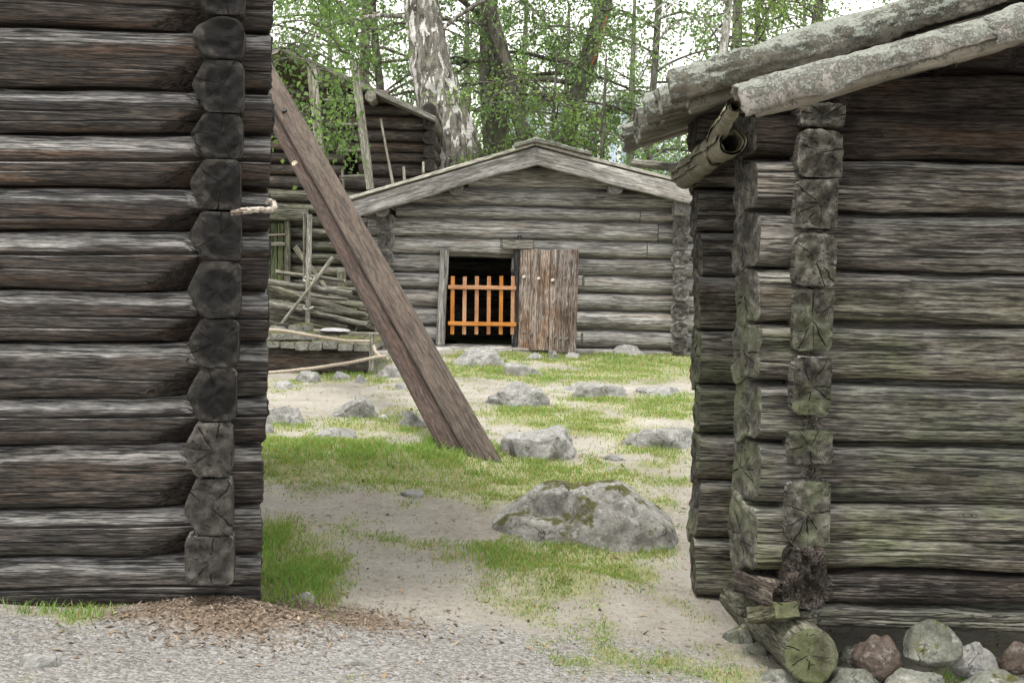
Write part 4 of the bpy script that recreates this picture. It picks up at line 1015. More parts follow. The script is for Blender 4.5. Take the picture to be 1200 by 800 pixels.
for i in range(7):      # dark backing added so the wall opening reads as an unlit interior
    timber('dark_backing', P(280, 130 + i * 43, SY + .35), P(440 if i == 0 else 500, 130 + i * 43, SY + .35), .04, .53, [DARKIN, DARKIN], sh, SQ, 1.0, 10, 1050 + i, it=1)
for i in range(16):     # its right corner, log ends
    yc_ = 128 + i * 16.5
    a = P(503, yc_, SY - .2); rr = 7.5 / FPX * SY
    timber('side_log', a, a + Vector((.0, 4.5, 0)), rr * 2, rr * 2.05, SD, sh, ROUND, .6, 14, 1060 + i, rough=.012)
for i in range(16):
    yc_ = 112 + i * 19
    timber('back_wall_log', Vector((-3.9, SY + 4.2, 1.05 + i * .22)), Vector((-1.1, SY + 4.2, 1.05 + i * .22)), .22, .22, SD, sh, ROUND, 1.0, 10, 1080 + i)
sap = P(330, 57, SY - .45); sre = P(510, 139, SY - .45); sle = P(150, 132, SY - .45)
for side, e in ((1, sre), (0, sle)):
    D = (e - sap).normalized(); Lr = (e - sap).length
    for i in range(14):
        a = sap + Vector((0, .17 + i * .37, .0)); timber('roof_board', a, a + D * Lr, .36, .07, [W_POLE, W_POLE], sh, RFB, .8, 12, 1100 + i, it=1)
timber('purlin', P(434, 113, SY - .5), P(434, 113, SY - .5) + Vector((0, 4, 0)), .16, .16, [W_POLE, W_POLE], sh, ROUND, .5, 12, 1121)
# its door and the posts of the gallery
for i in range(3):
    timber('door_plank', P(313.5 + i * 7.8, 372, SY - .05), P(313.5 + i * 7.8, 262, SY - .05), .088, .05, [W_GREEND, W_GREEND], sh, SQ, .2, 12, 1130 + i, it=1, up=(0, 1, 0), rough=.004)
timber('door_post', P(337, 372, SY - .08), P(337, 258, SY - .08), .08, .06, [W_STOREG, E_STORE], sh, SQ, .2, 12, 1135, it=1, up=(0, 1, 0))
timber('door_lintel', P(300, 251, SY - .1), P(362, 252, SY - .1), .12, .16, [W_STOREG, E_STORE], sh, SQ, .2, 12, 1136, it=1)
timber('door_strap', P(311, 276, SY - .11), P(334, 275, SY - .11), .02, .03, [IRON, IRON], sh, SQ, .2, 8, 1137, it=1)
timber('door_strap', P(311, 286, SY - .11), P(334, 286, SY - .11), .03, .05, [W_POLE, W_POLE], sh, SQ, .2, 8, 1138, it=1)
for i, (a, b, r) in enumerate((((434, 222), (415, 74), 4.6), ((381, 240), (365, 74), 5.2))):
    timber('gallery_post', P(*a, SY - .9), P(*b, SY - .75), 2 * r / FPX * SY, 2 * r / FPX * SY, [W_POLE, W_POLE], sh, SQ, .2, 14, 1140 + i, it=1, up=(0, 1, 0), rough=.008)
for i, (a, b) in enumerate((((380, 117.5), (416, 116.5)), ((384, 147), (420, 146)), ((396, 177), (425, 176)), ((398, 207), (430, 205.5)))):
    timber('gallery_rung', P(*a, SY - .78), P(*b, SY - .78), .045, .045, [W_POLE, W_POLE], sh, ROUND, .2, 8, 1150 + i)
stk = [((446, 140), (460.5, 216), 1.5), ((473, 196), (474, 212), 1.6), ((496, 190), (496, 203), 1.4), ((401, 200), (403, 221), 1.5)]
for i, (a, b, r) in enumerate(stk):
    t = thing('thin_stick', P(*b, SY - .55), ('long thin bare stick leaning against the dark storehouse wall', 'short pale stick upright right of the long leaning stick by the storehouse',
        'short pale stick nearest the big birch trunk, on the storehouse wall', 'short pale stick left of the grey gallery post of the storehouse')[i], 'stick', 'sticks on the storehouse')
    timber('stick_stem', P(*b, SY - .55), P(*a, SY - .35), 2 * r / FPX * SY, 2 * r / FPX * SY, [W_POLE, W_POLE], t, ROUND, .15, 8, 1160 + i, up=(0, 1, 0), rough=.004, wav=.02)
# ------------------------------------------------------------------ leaning double beam
rnd = random.Random(41)
FOOT = G(552, 533); BY = FOOT.y
pb = thing('leaning_beams', FOOT, 'pair of thick brown squared beams pegged together, leaning from the grass up to the left', 'beams')
def beam(a, b, ya, yb, w, dpt, seed, m):
    A, B = P(*a, ya), P(*b, yb); D = (B - A).normalized()
    up = Vector((0, 1, 0))
    return timber('beam', A - D * .30, B + D * 2.0, w, dpt, [m, E_BEAM], pb, [(.5, -.43), (.5, .43), (.44, .5), (-.44, .5), (-.5, .43), (-.5, -.40), (-.42, -.5), (.43, -.5)], .05, 44, seed, it=1, up=(-.06, .99, .0), rough=.005, wav=.005,
                  cracks=[(.2, .012, .005)])
sc = FPX / BY
beam((564, 531), (337, 131), BY, BY * 1.36, 33 / sc, 29 / sc, 3, W_BEAM)
beam((529, 519), (322, 131), BY + .24, BY * 1.36 + .3, 32 / sc, 28 / sc, 4, W_BEAM2)
bdy = lambda py: BY * (1 + .36 * (531 - py) / 400)
for px, py in ((387, 262), (347, 196)):
    a = P(px, py, bdy(py) + .08); timber('peg', a + Vector((.01, .12, -.04)), a + Vector((-.005, -.06, .03)), .055, .055, [W_PEG, W_PEG], pb, ROUND, .02, 14, 9, rough=.006)
for px, py in ((333, 130), (374, 200), (415, 269)):
    a = P(px, py, bdy(py) - .155); timber('plug', a + Vector((.0, .10, -.08)), a + Vector((.0, -.012, .010)), .05, .05, [W_BEAM2, W_TAR], pb, ROUND, .05, 14, 10, rough=.003, up=(1, 0, 0))
# ------------------------------------------------------------------ stones
def rock(name, label, mat, cx, base, w, h, dep=.8, seed=0, sub=4, cuts=7, depth_y=None, group=None, sink=.30, rough=.10, tilt=0.0, cat='rock', sharp=1.0):
    if depth_y is None: c = G(cx, base)
    else: c = P(cx, base, depth_y)
    s = FPX / c.y; W, H = w / s, h / s
    bm = bmesh.new(); bmesh.ops.create_icosphere(bm, subdivisions=sub, radius=1.0)
    V = np.array([v.co[:] for v in bm.verts]); F = np.array([[v.index for v in f.verts] for f in bm.faces]); bm.free()
    rg = np.random.default_rng(seed + 1000)
    for i in range(cuts):
        n = rg.normal(size=3); n[2] = abs(n[2]) * .8; n /= np.linalg.norm(n); d0 = rg.uniform(.58, .86)
        d = np.maximum(V @ n - d0, 0) * sharp; V = V - d[:, None] * n
    nn = V / (np.linalg.norm(V, axis=1)[:, None] + 1e-9)
    V = V + nn * (rough * fbm(V[:, 0] * 1.8 + seed, V[:, 1] * 1.8, V[:, 2] * 1.8, 5, seed) + rough * .35 * (np.abs(fbm(V[:, 0] * 5 + seed, V[:, 1] * 5, V[:, 2] * 5, 3, seed + 2)) - .4))[:, None]
    ext = V[:, 0].max() - V[:, 0].min(); V[:, 0] = (V[:, 0] - (V[:, 0].max() + V[:, 0].min()) / 2) * W / ext
    V[:, 1] *= W * dep / ext
    top = V[:, 2].max(); V[:, 2] = V[:, 2] * H * (1 + sink) / (top * (1 + sink))
    V[:, 2] = np.where(V[:, 2] < 0, V[:, 2] * .8, V[:, 2])
    if tilt: V[:, 2] += V[:, 0] * tilt
    if depth_y is None:
        o = Matrix.Translation((c.x, c.y + W * dep * .42, c.z - .01))
        gz = zg(c.x, c.y + W * dep * .42) - c.z
        V[:, 2] += 0 * gz
    else: o = Matrix.Translation(c); V[:, 2] = V[:, 2] * 1.0
    ob = obj(name, build(name, V, None, F), mat, None, o)
    return tag(ob, label, cat, group)
# big boulder in the middle: broad hump falling to the right, a low step at its left foot
def boulder():
    c = G(684, 641); sc_ = FPX / c.y; W = 242 / sc_; nu, nv = 190, 120
    u = np.linspace(0, 1, nu)[:, None]; v = np.linspace(-1, 1, nv)[None]
    hd = .34 * W * np.sqrt(np.clip(1 - np.abs(2 * u - 1) ** 2.6, 0, 1)) + .012
    x = (u - .5) * W + 0 * v; y = hd * v
    sky = np.interp(u, [0, .03, .10, .18, .26, .34, .45, .55, .7, .82, .90, .96, 1], np.array([2, 14, 28, 40, 51, 57, 61, 64, 59, 43, 32, 21, 6]) / sc_) * 1.0
    wx, wy = x / W, y / W
    prof = np.clip(1 - np.abs(v - .12) ** 2.4 / np.where(v < .12, 1.12 ** 2.4, .88 ** 2.4), 0, 1) ** .62
    z = sky * prof
    rid = np.abs(fbm(wx * 5 + 2, wy * 5, 0, 4, 33))
    z = z * (1 + .16 * fbm(wx * 4.5, wy * 4.5, .4, 5, 21)) - .055 * sky.max() * sstep(.10, .0, rid) * 1.3 + .03 * sky.max() * fbm(wx * 16, wy * 16, .7, 4, 23)
    # the low step at the left foot
    edge = -.30 + .10 * fbm(wx * 6, 0, 0, 2, 5)
    st = sstep(edge + .06, edge - .02, v + 0 * u) * sstep(.50, .44, u + .02 * fbm(wy * 20, 0, 0, 2, 6))
    low = np.interp(u, [0, .05, .12, .25, .48, .52], np.array([0, 12, 27, 30, 21, 18]) / sc_) * np.clip(1.15 - np.abs(v) ** 6, .1, 1) * (1 + .10 * fbm(wx * 9, wy * 9, 0, 3, 8))
    z = z * (1 - st) + np.minimum(z * 1.25, low) * st
    z = z - .05 * np.clip(np.abs(v) * 6 - 5, 0, 1) - .05 * np.clip(np.abs(2 * u - 1) * 10 - 9, 0, 1)
    y = y + .012 * W * fbm(wx * 10, z * 14, 0, 3, 44)
    V = np.stack((x, y, z), -1).reshape(-1, 3)
    i = (np.arange(nu - 1)[:, None] * nv + np.arange(nv - 1)[None]).ravel()
    ob = obj('boulder', build('boulder', V, np.stack((i, i + nv, i + nv + 1, i + 1), -1)), R_MOSS, None, Matrix.Translation((c.x, c.y + .33 * W, c.z + .01)))
    tag(ob, 'large grey boulder with moss patches, the biggest, in the middle of the yard', 'rock')
boulder()
YR = 'grey rocks in the yard'
rk = [  # label, mat, cx, base, w, h, dep, seed
    ('rounded grey rock against the foot of the leaning beams, on their right', R_GREY, 637, 541, 106, 38, .7, 1),
    ('flat grey rock partly hidden behind the right shed, in the grass', R_GREY, 775, 527, 100, 25, .7, 2),
    ('broad pale rock in mid yard, directly below the brown open door', R_GREY, 607, 477, 88, 31, .8, 3),
    ('long low pale rock right of the broad one in mid yard', R_GREY, 706, 467, 70, 18, .8, 4),
    ('low pale rock slab near the right shed, below the cabin corner', R_GREY, 775, 464, 70, 11, .9, 5),
    ('large pointed rock at the cabin threshold, under the orange gate', R_GREY, 560, 430, 66, 25, .7, 6),
    ('low rounded rock in the grass just right of the threshold rock', R_GREY, 614, 441, 48, 16, .8, 7),
    ('pale rock half sunk in grass below the right end of the cabin', R_GREY, 736, 417, 42, 14, .8, 8),
    ('knobbly grey rock left of the beams, in mid yard', R_GREY, 413, 490, 60, 26, .75, 9),
    ('grey rock pressed against the left side of the leaning beams', R_GREY, 486, 502, 40, 22, .8, 10),
    ('grey rock beside the dark corner logs, left of mid yard', R_GREY, 328, 497, 62, 22, .8, 11),
    ('flat pale rock ledge in the sand left of the beam foot', R_GREY, 384, 515, 66, 14, .9, 12),
    ('smaller pale rock at the dark log corner, below its neighbour', R_GREY, 310, 508, 22, 14, .8, 13),
    ('rounded rock directly under the rope, in front of the platform', R_GREY, 359, 448, 40, 15, .8, 14),
    ('flat rock left of the rounded one under the rope', R_GREY, 332, 455, 30, 10, .8, 15),
    ('round stone at the platform edge beside the grass tufts', R_GREY, 400, 445, 22, 11, .8, 16),
    ('small pointed stone right of the platform stones', R_GREY, 422, 449, 20, 11, .8, 17),
    ('bluish rock in grass just left of the leaning beams, near the rope end', R_GREY, 458, 443, 38, 16, .8, 18),
    ('low stone sunk in sand behind the leaning beams, upper left', R_GREY, 478, 458, 38, 11, .8, 19),
    ('small white stone in grass left of the beams', WHITEST, 449, 491, 12, 7, .8, 20),
    ('dark stone under the open cabin door', R_GREEN, 649, 420, 18, 11, .8, 21),
    ('grey stone right of the dark stone under the cabin door', R_GREY, 670, 420, 24, 8, .8, 22),
    ('small grey stone at the cabin foot between threshold and door', R_GREY, 624, 421, 24, 9, .8, 23),
    ('low grey stone in grass behind the boulder, to the right', R_GREY, 720, 540, 34, 9, .9, 24),
    ('tiny pale stone behind the boulder', R_GREY, 717, 552, 18, 7, .9, 25),
    ('flat grey stone beside the wood chips in bright grass', R_GREY, 356, 706, 44, 12, .9, 26),
    ('pale stone bedded in the gravel at lower left corner', R_GREY, 42, 783, 54, 18, .9, 27),
    ('flat whitish stone bedded in the gravel at bottom centre', R_GREY, 414, 781, 54, 10, .9, 28),
    ('flat stone in the dirt path left of the boulder, in thin grass', R_GREY, 480, 583, 40, 9, .9, 29),
    ('long flat rock in grass near the top of the yard, right of centre', R_GREY, 690, 459, 90, 10, 1.0, 30),
    ('thin bare rock ridge in front of the low rounded rock', R_GREY, 655, 507, 60, 8, 1.0, 31),
    ('stone under the last log of the right cabin corner', R_GREY, 797, 412, 17, 11, .8, 32),
]
for lab, m, cx, bs, w, h, dp, sd in rk:
    rock('rock', lab, m, cx, bs, w, h, dp, sd, 5 if w > 55 else 4, 8, group=YR, cat='rock', rough=.13)
FS = 'foundation stones under the right shed'
fs = [
    ('rough reddish stone beside the mossy sill end, under the shed', R_RED, 1029, 771, 66, 31, .8, 51, 6.40, .14),
    ('big rounded grey-green stone with a white spot under the shed wall', R_GREEN, 1094, 757, 68, 32, .7, 52, 6.36, .06),
    ('angular grey stone right of the big rounded one under the shed', R_GREY, 1141, 775, 58, 26, .7, 53, 6.42, .10),
    ('small brownish stone at the far right under the shed wall', R_RED, 1192, 773, 42, 22, .8, 54, 6.48, .10),
    ('greenish stone at the bottom edge directly under the mossy sill end', R_GREEN, 1000, 800, 70, 20, .7, 55, 6.34, .10),
    ('greenish stone at the bottom edge left of the mossy sill end', R_GREEN, 918, 800, 74, 20, .8, 56, 6.38, .10),
    ('flat grey stone at the bottom edge below the reddish stone', R_GREEN, 1070, 803, 76, 19, .7, 57, 6.26, .10),
    ('flat stone at the bottom right corner in the grass', R_GREEN, 1172, 803, 100, 19, .7, 58, 6.22, .08),
    ('greenish angular stone behind the sill log, at the shed corner', R_GREEN, 864, 752, 44, 20, .8, 59, 6.95, .10),
    ('small green stone beneath the middle of the mossy sill log', R_GREEN, 888, 770, 46, 18, .8, 60, 6.75, .10),
    ('dark stone tucked deep under the shed behind the reddish stone', R_GREEN, 1000, 778, 46, 24, .8, 61, 6.56, .1),
]
for lab, m, cx, cy, w, h, dp, sd, yy, rg_ in fs:
    rock('foundation_stone', lab, m, cx, cy, w, h, dp, sd, 5, 9, depth_y=yy, group=FS, cat='stone', rough=rg_, tilt=rnd.uniform(-.15, .15))

# ------------------------------------------------------------------ low round platform, fence, ropes
PY = 16.0
pf = thing('mossy_platform', G(360, 436), 'low mossy stone platform with a broken slab edge behind the rope barrier', 'platform')
# top slabs, each its own piece
pcx = P(340, 405, PY).x; ptz = P(360, 402, PY).z
edge = [(285, 328), (328, 347), (347, 362), (362, 378), (378, 395), (395, 413), (413, 438)]
for i, (a, b) in enumerate(edge):
    xa, xb = P(a, 402, PY).x, P(b, 402, PY).x
    yf = PY + (.02, -.02, -.04, -.03, .0, .02, .10)[i]
    A = Vector(((xa + xb) / 2, yf, ptz - .025)); 
    timber('slab', A, A + Vector((0, 1.5, .02)), xb - xa - .008, .085, [R_SLAB, R_SLAB], pf, SQ, .1, 20, 1200 + i, it=1, rough=.012, wav=.012, fine=.002)
g = timber('step_stone', P(296, 393.5, PY + .45), P(370, 394.5, PY + .45), .6, .10, [R_SLAB, R_SLAB], pf, SQ, .08, 20, 1210, it=1, rough=.02, wav=.015, fine=.003)
timber('step_stone', P(296, 385.5, PY + .75), P(364, 386, PY + .75), .4, .09, [R_SLAB, R_SLAB], pf, SQ, .08, 20, 1211, it=1, rough=.02, wav=.015, fine=.003)
timber('block', P(326, 383, PY + .6), P(338, 383, PY + .6), .1, .07, [W_TAR, W_TAR], pf, SQ, .05, 12, 1212, it=1)
timber('base_timber', P(270, 420, PY + .22), P(431, 421, PY + .22), .2, .26, [W_STORE, E_STORE], pf, SQ, .15, 18, 1213, it=1, rough=.01)
timber('back_beam', P(270, 392, PY + 1.75), P(450, 398, PY + 1.75), .22, .17, [W_RAIL, W_RAIL], pf, SQ, .12, 18, 1214, it=1, rough=.012, wav=.01)
# roundpole fence: stakes and slanting rails
FY = 18.2
fc = thing('roundpole_fence', G(362, 418), 'roundpole fence of slanting grey rails and crossed stakes in front of the storehouse', 'fence')
for i, (a, b, r, o) in enumerate((((324, 319), (404, 329), 3.0, .1), ((300, 328), (412, 344), 4.0, -.1), ((296, 331), (430, 372), 5.2, .0), ((300, 352), (430, 380), 3.4, -.14), ((300, 361), (406, 384.5), 3.6, .05), ((300, 373), (349, 385), 3.0, .1), ((300, 341), (420, 357), 3.2, .18), ((360, 350), (440, 366), 3.4, .22))):
    timber('rail', P(*a, FY + o), P(*b, FY + o - .1), 2 * r / FPX * FY, 2 * r / FPX * FY, [W_RAIL, W_PEG if i in (0,) else W_RAIL], fc, ROUND, .12, 14, 1230 + i, rough=.006, wav=.012, h1=1.7 * r / FPX * FY, w1=1.7 * r / FPX * FY)
for i in range(17):
    x0_, y0_ = rnd.uniform(290, 330), rnd.uniform(335, 380); x1_, y1_ = rnd.uniform(385, 450), y0_ + rnd.uniform(4, 26); r = rnd.uniform(1.8, 3.8); o = rnd.uniform(-.1, .45)
    timber('rail', P(x0_, y0_, FY + o), P(x1_, min(y1_, 388), FY + o + rnd.uniform(-.1, .1)), 2 * r / FPX * FY, 2 * r / FPX * FY, [W_RAIL if i % 3 else W_STOREG, W_POLE], fc, ROUND, .15, 10, 1290 + i, rough=.008, wav=.02, bow=rnd.uniform(-.03, .03))
for i, (a, b, r, o) in enumerate((((360, 400), (363, 252), 3.0, -.25), ((356, 330), (357, 250), 1.6, -.2), ((320, 392), (390, 302), 2.3, -.3), ((346, 290), (395, 356), 3.3, .25), ((402, 360), (400, 318), 5, .5))):
    timber('stake', P(*a, FY + o), P(*b, FY + o), 2 * r / FPX * FY, 2 * r / FPX * FY, [W_POLE if i < 3 else W_RAIL, W_POLE], fc, ROUND, .12, 12, 1250 + i, up=(0, 1, 0), rough=.005, wav=.015)
for i, (px, py) in enumerate(((363, 326), (362, 330), (361.5, 361))):
    c = P(px, py, FY - .22); th = np.linspace(0, 2 * math.pi, 14)
    g = Geo(); g.add(*tube(np.stack((c.x + .055 * np.cos(th), c.y + .055 * np.sin(th), c.z + .015 * np.sin(th * 2 + i)), -1), .012, 6, caps=False))
    obj('withy_tie', g.mesh('withy_tie'), W_WITHY, fc)
rock('white_stone', 'bright white flat stone lying under the slanting fence rails', WHITEST, 393, 387, 36, 3, .5, 71, 4, 6, depth_y=17.6, cat='stone')
# rope barrier
def rope(name, label, pts, post=None):
    p = np.array([tuple(P(a, b, y)) for a, b, y in pts]); tt = np.linspace(0, len(p) - 1, 40)
    fp = np.stack([np.interp(tt, np.arange(len(p)), p[:, i]) for i in range(3)], -1)
    for _ in range(3):
        for i in range(3): fp[1:-1, i] = np.convolve(fp[:, i], ker, 'valid')
    g = Geo(); g.add(*tube(fp, .016, 7, 3, .1)); t = thing(name, fp[0], label, 'rope'); obj('rope_strand', g.mesh(name), ROPE, t); return t
rope('rope', 'upper pale rope stretched above the platform to a short post', [(296, 385.5, 15.6), (330, 387, 15.55), (370, 394, 15.5), (405, 399.5, 15.5), (434, 400, 15.5)])
rope('rope', 'lower pale rope slung low in front of the platform', [(296, 437.5, 15.0), (330, 435.5, 15.0), (370, 431, 15.0), (410, 425, 15.0), (440, 418.5, 15.2), (452, 417, 15.3)])
rope('rope', 'short white rope end hanging in a curve from the small post', [(438, 405, 15.45), (440, 412, 15.4), (446, 418, 15.35), (455, 421, 15.3)])
pp = thing('rope_post', P(436, 432, 15.5), 'short grey post holding the upper rope at the platform corner', 'post')
timber('post_stem', P(435, 434, 15.52), P(436, 391, 15.52), .05, .05, [W_POLE, W_POLE], pp, ROUND, .08, 10, 1270, up=(0, 1, 0))
# ------------------------------------------------------------------ trees
def leaf_mesh(name, pos, size, rg, tone, hang=.5, cols=((.045, .085, .02), (.12, .20, .045))):
    n = len(pos)
    d = rg.normal(size=(n, 3)); d[:, 2] -= hang * 1.6; d /= np.linalg.norm(d, axis=1)[:, None]
    s = np.cross(d, rg.normal(size=(n, 3))); s /= np.linalg.norm(s, axis=1)[:, None] + 1e-9
    nr = np.cross(d, s)
    L = (size * (.5 + .9 * rg.random(n)))[:, None]; W = L * .40
    b = pos; t = pos + d * L; m = pos + d * L * .42 + nr * L * .10
    V = np.stack((b, m + s * W, t, m - s * W), 1).reshape(-1, 3)
    k = np.arange(n)[:, None] * 4
    T = np.concatenate((k + np.array([[0, 1, 2]]), k + np.array([[0, 2, 3]])))
    q = rg.random((n, 1)) ** 1.2; c = np.array([cols[0]]) * (1 - q) + np.array([cols[1]]) * q; c = c * tone[:, None]
    return build(name, V, None, T, smooth=False, col=np.repeat(c, 4, 0))
def grow(p0, az, el, L, n, rg, droop, wig=.12):
    pts = [np.array(p0, float)]; st = L / n
    for i in range(n):
        d = np.array((math.cos(az) * math.cos(el), math.sin(az) * math.cos(el), math.sin(el)))
        pts.append(pts[-1] + d * st); az += rg.normal() * wig; el += -droop / n + rg.normal() * wig * .7
    return np.array(pts)
def make_tree(name, label, trunk, bark, seed, limbs, zr, Lr, leaf=.055, per=60, spread=.16, droop=.9, sub=7, azb=None, group=None, tn=20, el0=(.1, .8), cols=((.045, .085, .02), (.12, .20, .045)), sec=(.5, 1.3), extra=(), twr=.0035, lr=1.0):
    rg = np.random.default_rng(seed)
    tk = np.array(trunk, float)      # x, y, z, r
    base = tk[0, :3].copy()
    root = thing(name, base, label, 'tree', group)
    tt = np.linspace(0, len(tk) - 1, 60); ft = np.stack([np.interp(tt, np.arange(len(tk)), tk[:, i]) for i in range(4)], -1)
    for _ in range(4):
        for i in range(4): ft[1:-1, i] = np.convolve(ft[:, i], ker, 'valid')
    ft[:, 0] += .25 * ft[:, 3] * fbm(ft[:, 2] * .8, seed, 0, 2, seed); 
    V, Q, T = tube(ft[:, :3], ft[:, 3], tn, seed, .10)
    obj('trunk', build('trunk', V - base, Q, T), bark, root, Matrix.Translation(base))
    g = Geo(); leaves = []; tones = []
    def limb(p0, r0, az, el, L):
        p = grow(p0, az, el, L, 9, rg, droop); rr = np.linspace(r0, .012, len(p))
        g.add(*tube(p, rr, 6))
        ns = max(3, int(sub * L / 3))
        for j in range(ns):
            u = rg.uniform(.22, 1.0) * (len(p) - 1); i = min(int(u), len(p) - 2); q0 = p[i] + (p[i + 1] - p[i]) * (u - i)
            l2 = rg.uniform(*sec); p2 = grow(q0, az + rg.uniform(-1.5, 1.5), rg.uniform(-.4, .6), l2, 5, rg, droop * 1.3, .2)
            g.add(*tube(p2, np.linspace(.012, .004, len(p2)), 4, caps=False))
            tn_ = rg.uniform(.7, 1.3)
            for tw in range(3):
                u2 = rg.uniform(.2, 1) * (len(p2) - 1); i2 = min(int(u2), len(p2) - 2); q2 = p2[i2] + (p2[i2 + 1] - p2[i2]) * (u2 - i2)
                p3 = grow(q2, rg.uniform(0, 6.28), rg.uniform(-.9, .3), l2 * .6, 4, rg, droop * 1.5, .2)
                g.add(*tube(p3, twr, 3, caps=False))
                m = int(per * l2 * .33); a = rg.random(m) * (len(p3) - 1); ia = np.minimum(a.astype(int), len(p3) - 2)
                leaves.append(p3[ia] + (p3[ia + 1] - p3[ia]) * (a - ia)[:, None] + rg.normal(size=(m, 3)) * spread * .38); tones.append(np.full(m, tn_))
            m = int(per * l2 * .4); a = rg.random(m) * (len(p2) - 1); ia = np.minimum(a.astype(int), len(p2) - 2)
            leaves.append(p2[ia] + (p2[ia + 1] - p2[ia]) * (a - ia)[:, None] + rg.normal(size=(m, 3)) * spread * .5); tones.append(np.full(m, tn_))
    for k in range(limbs):
        z = zr[0] + (zr[1] - zr[0]) * (k + rg.random()) / limbs
        i = int(np.argmin(abs(ft[:, 2] - z))); az = rg.uniform(0, 6.28) if azb is None else rg.normal(azb[0], azb[1])
        L = rg.uniform(*Lr); limb(ft[i, :3], min(ft[i, 3] * .42, (.008 + .011 * L) * lr), az, rg.uniform(*el0), L)
    for (p0, az, el, L, r) in extra: limb(p0, r, az, el, L)
    if g.n:
        me = g.mesh('limbs'); 
        me.transform(Matrix.Translation(-Vector(base)))
        obj('limbs', me, bark, root, Matrix.Translation(base))
        lm = leaf_mesh('crown', np.concatenate(leaves) - base, leaf, rg, np.concatenate(tones), cols=cols)
        obj('crown', lm, LEAFM, root, Matrix.Translation(base))
    return root
def tpts(d, pts, ztop=11.0, zbase=None):
    """trunk from picture points (px, py, halfwidth px) at distance d, carried on down to the ground and up"""
    w = [(P(a, b, d), r / FPX * d) for a, b, r in pts]; out = []
    lo, lo2 = w[0], w[1]
    dz = lo[0].z - (float(zg(lo[0].x, d)) - .1); k = dz / max(.2, (lo2[0].z - lo[0].z)) * .6
    b = lo[0] - (lo2[0] - lo[0]) * k; out.append((b.x, b.y, float(zg(lo[0].x, d)) - .1, lo[1] * 1.25))
    for p, r in w: out.append((p.x, p.y, p.z, r))
    hi, hi2 = w[-1], w[-2]; s = (ztop - hi[0].z) / max(.2, hi[0].z - hi2[0].z)
    t = hi[0] + (hi[0] - hi2[0]) * s * .5; out.append((t.x, t.y, ztop, hi[1] * .45)); return out
BT = 'trees behind the cabin'
LC1 = ((.07, .125, .045), (.185, .27, .115)); LC2 = ((.065, .115, .05), (.165, .245, .115)); LC3 = ((.085, .135, .045), (.22, .30, .115))
make_tree('birch_tree', 'big old birch with thick fissured white-patched trunk between storehouse and cabin', tpts(24.5, [(530, 196, 33), (518, 120, 27), (506, 60, 23), (497, 0, 20)], 12), B_BIRCH, 1, 12, (5.2, 10), (2.5, 4.5), per=95, tn=48, droop=1.3, cols=LC1)
make_tree('dark_tree', 'straight dark-barked tree right of the big birch', tpts(26.5, [(584, 178, 17), (580, 120, 14), (575, 60, 12), (573, 0, 11)], 12), B_DARK, 2, 9, (4.4, 10), (2, 4), per=65, cols=LC2)
make_tree('dark_tree', 'slender dark tree leaning left, crossing in front of the straight dark one', tpts(25.2, [(617, 165, 9), (601, 110, 8.5), (592, 70, 8), (580, 30, 8), (571, 0, 8)], 11), B_DARK, 3, 7, (4.2, 9), (1.5, 3.5), per=60, cols=LC2,
          extra=[(tuple(P(604, 92, 25.2)), .1, -.25, 1.2, .06)])
tc = make_tree('dark_tree', 'dark tree leaning right above the cabin ridge with a red scar in its bark', tpts(25.8, [(667, 165, 10), (676, 120, 10.5), (690, 75, 10.5), (702, 35, 10), (711, 0, 9.5)], 11), B_DARK, 4, 9, (4.4, 10), (2, 4), per=55, cols=LC2)
g = Geo(); sc_p = [(711, 16), (707, 30), (704, 45), (699, 60), (694, 72), (689, 84)]
pp_ = np.array([tuple(P(a + 1.0, b, 25.8 - .13)) for a, b in sc_p]); g.add(*tube(pp_, np.array([.012, .03, .026, .03, .024, .008]), 8)); 
obj('scar', g.mesh('scar'), SCARM, tc)
make_tree('birch_tree', 'young white-stemmed birch rising behind the right shed roof', tpts(23, [(846, 60, 5), (850, 30, 4.6), (854, 0, 4.2)], 10), B_THIN, 5, 12, (3.6, 9), (1.6, 3), per=85, droop=1.3, cols=LC1)
make_tree('young_tree', 'thin dark-stemmed young tree left of the sky gap, over the shed roof', tpts(27, [(886, 50, 3), (887, 25, 3), (888, 0, 2.8)], 10), B_DARK, 6, 9, (4.6, 9), (1.2, 2.4), per=60, cols=LC3)
make_tree('young_tree', 'thin dark-stemmed young tree beside the bright sky gap, over the shed roof', tpts(28, [(952, 40, 3.4), (956, 15, 3.2), (958, 0, 3)], 10), B_DARK, 7, 7, (5.2, 9), (1.0, 2.0), per=45, cols=LC3)
make_tree('hanging_birch', 'birch branches hanging with light green leaves in front of the dark storehouse', [(-3.15, 19.6, .7, .10), (-3.2, 19.6, 3, .09), (-3.15, 19.5, 6, .07), (-3.1, 19.4, 9, .03)], B_DARK, 8, 20, (3.4, 7.6), (.7, 1.6), leaf=.06, per=80, droop=1.8, azb=(-.1, .7), el0=(.1, .8), cols=((.075, .13, .045), (.18, .27, .10)), sub=9, sec=(.3, .9), twr=.0025, lr=.4)
make_tree('young_tree', 'dense leafy young tree behind the storehouse roof, left of the big birch', tpts(29, [(447, 120, 5), (440, 60, 4.5), (436, 0, 4)], 10), B_DARK, 9, 18, (4.0, 9), (2, 3.6), per=70, cols=LC1)
make_tree('young_tree', 'leafy young tree with dark forked twigs between the scarred tree and the shed roof', tpts(24.5, [(762, 150, 4.5), (768, 80, 4), (772, 0, 4)], 9), B_DARK, 10, 20, (3.2, 9), (1.5, 3.2), per=85, cols=LC1)
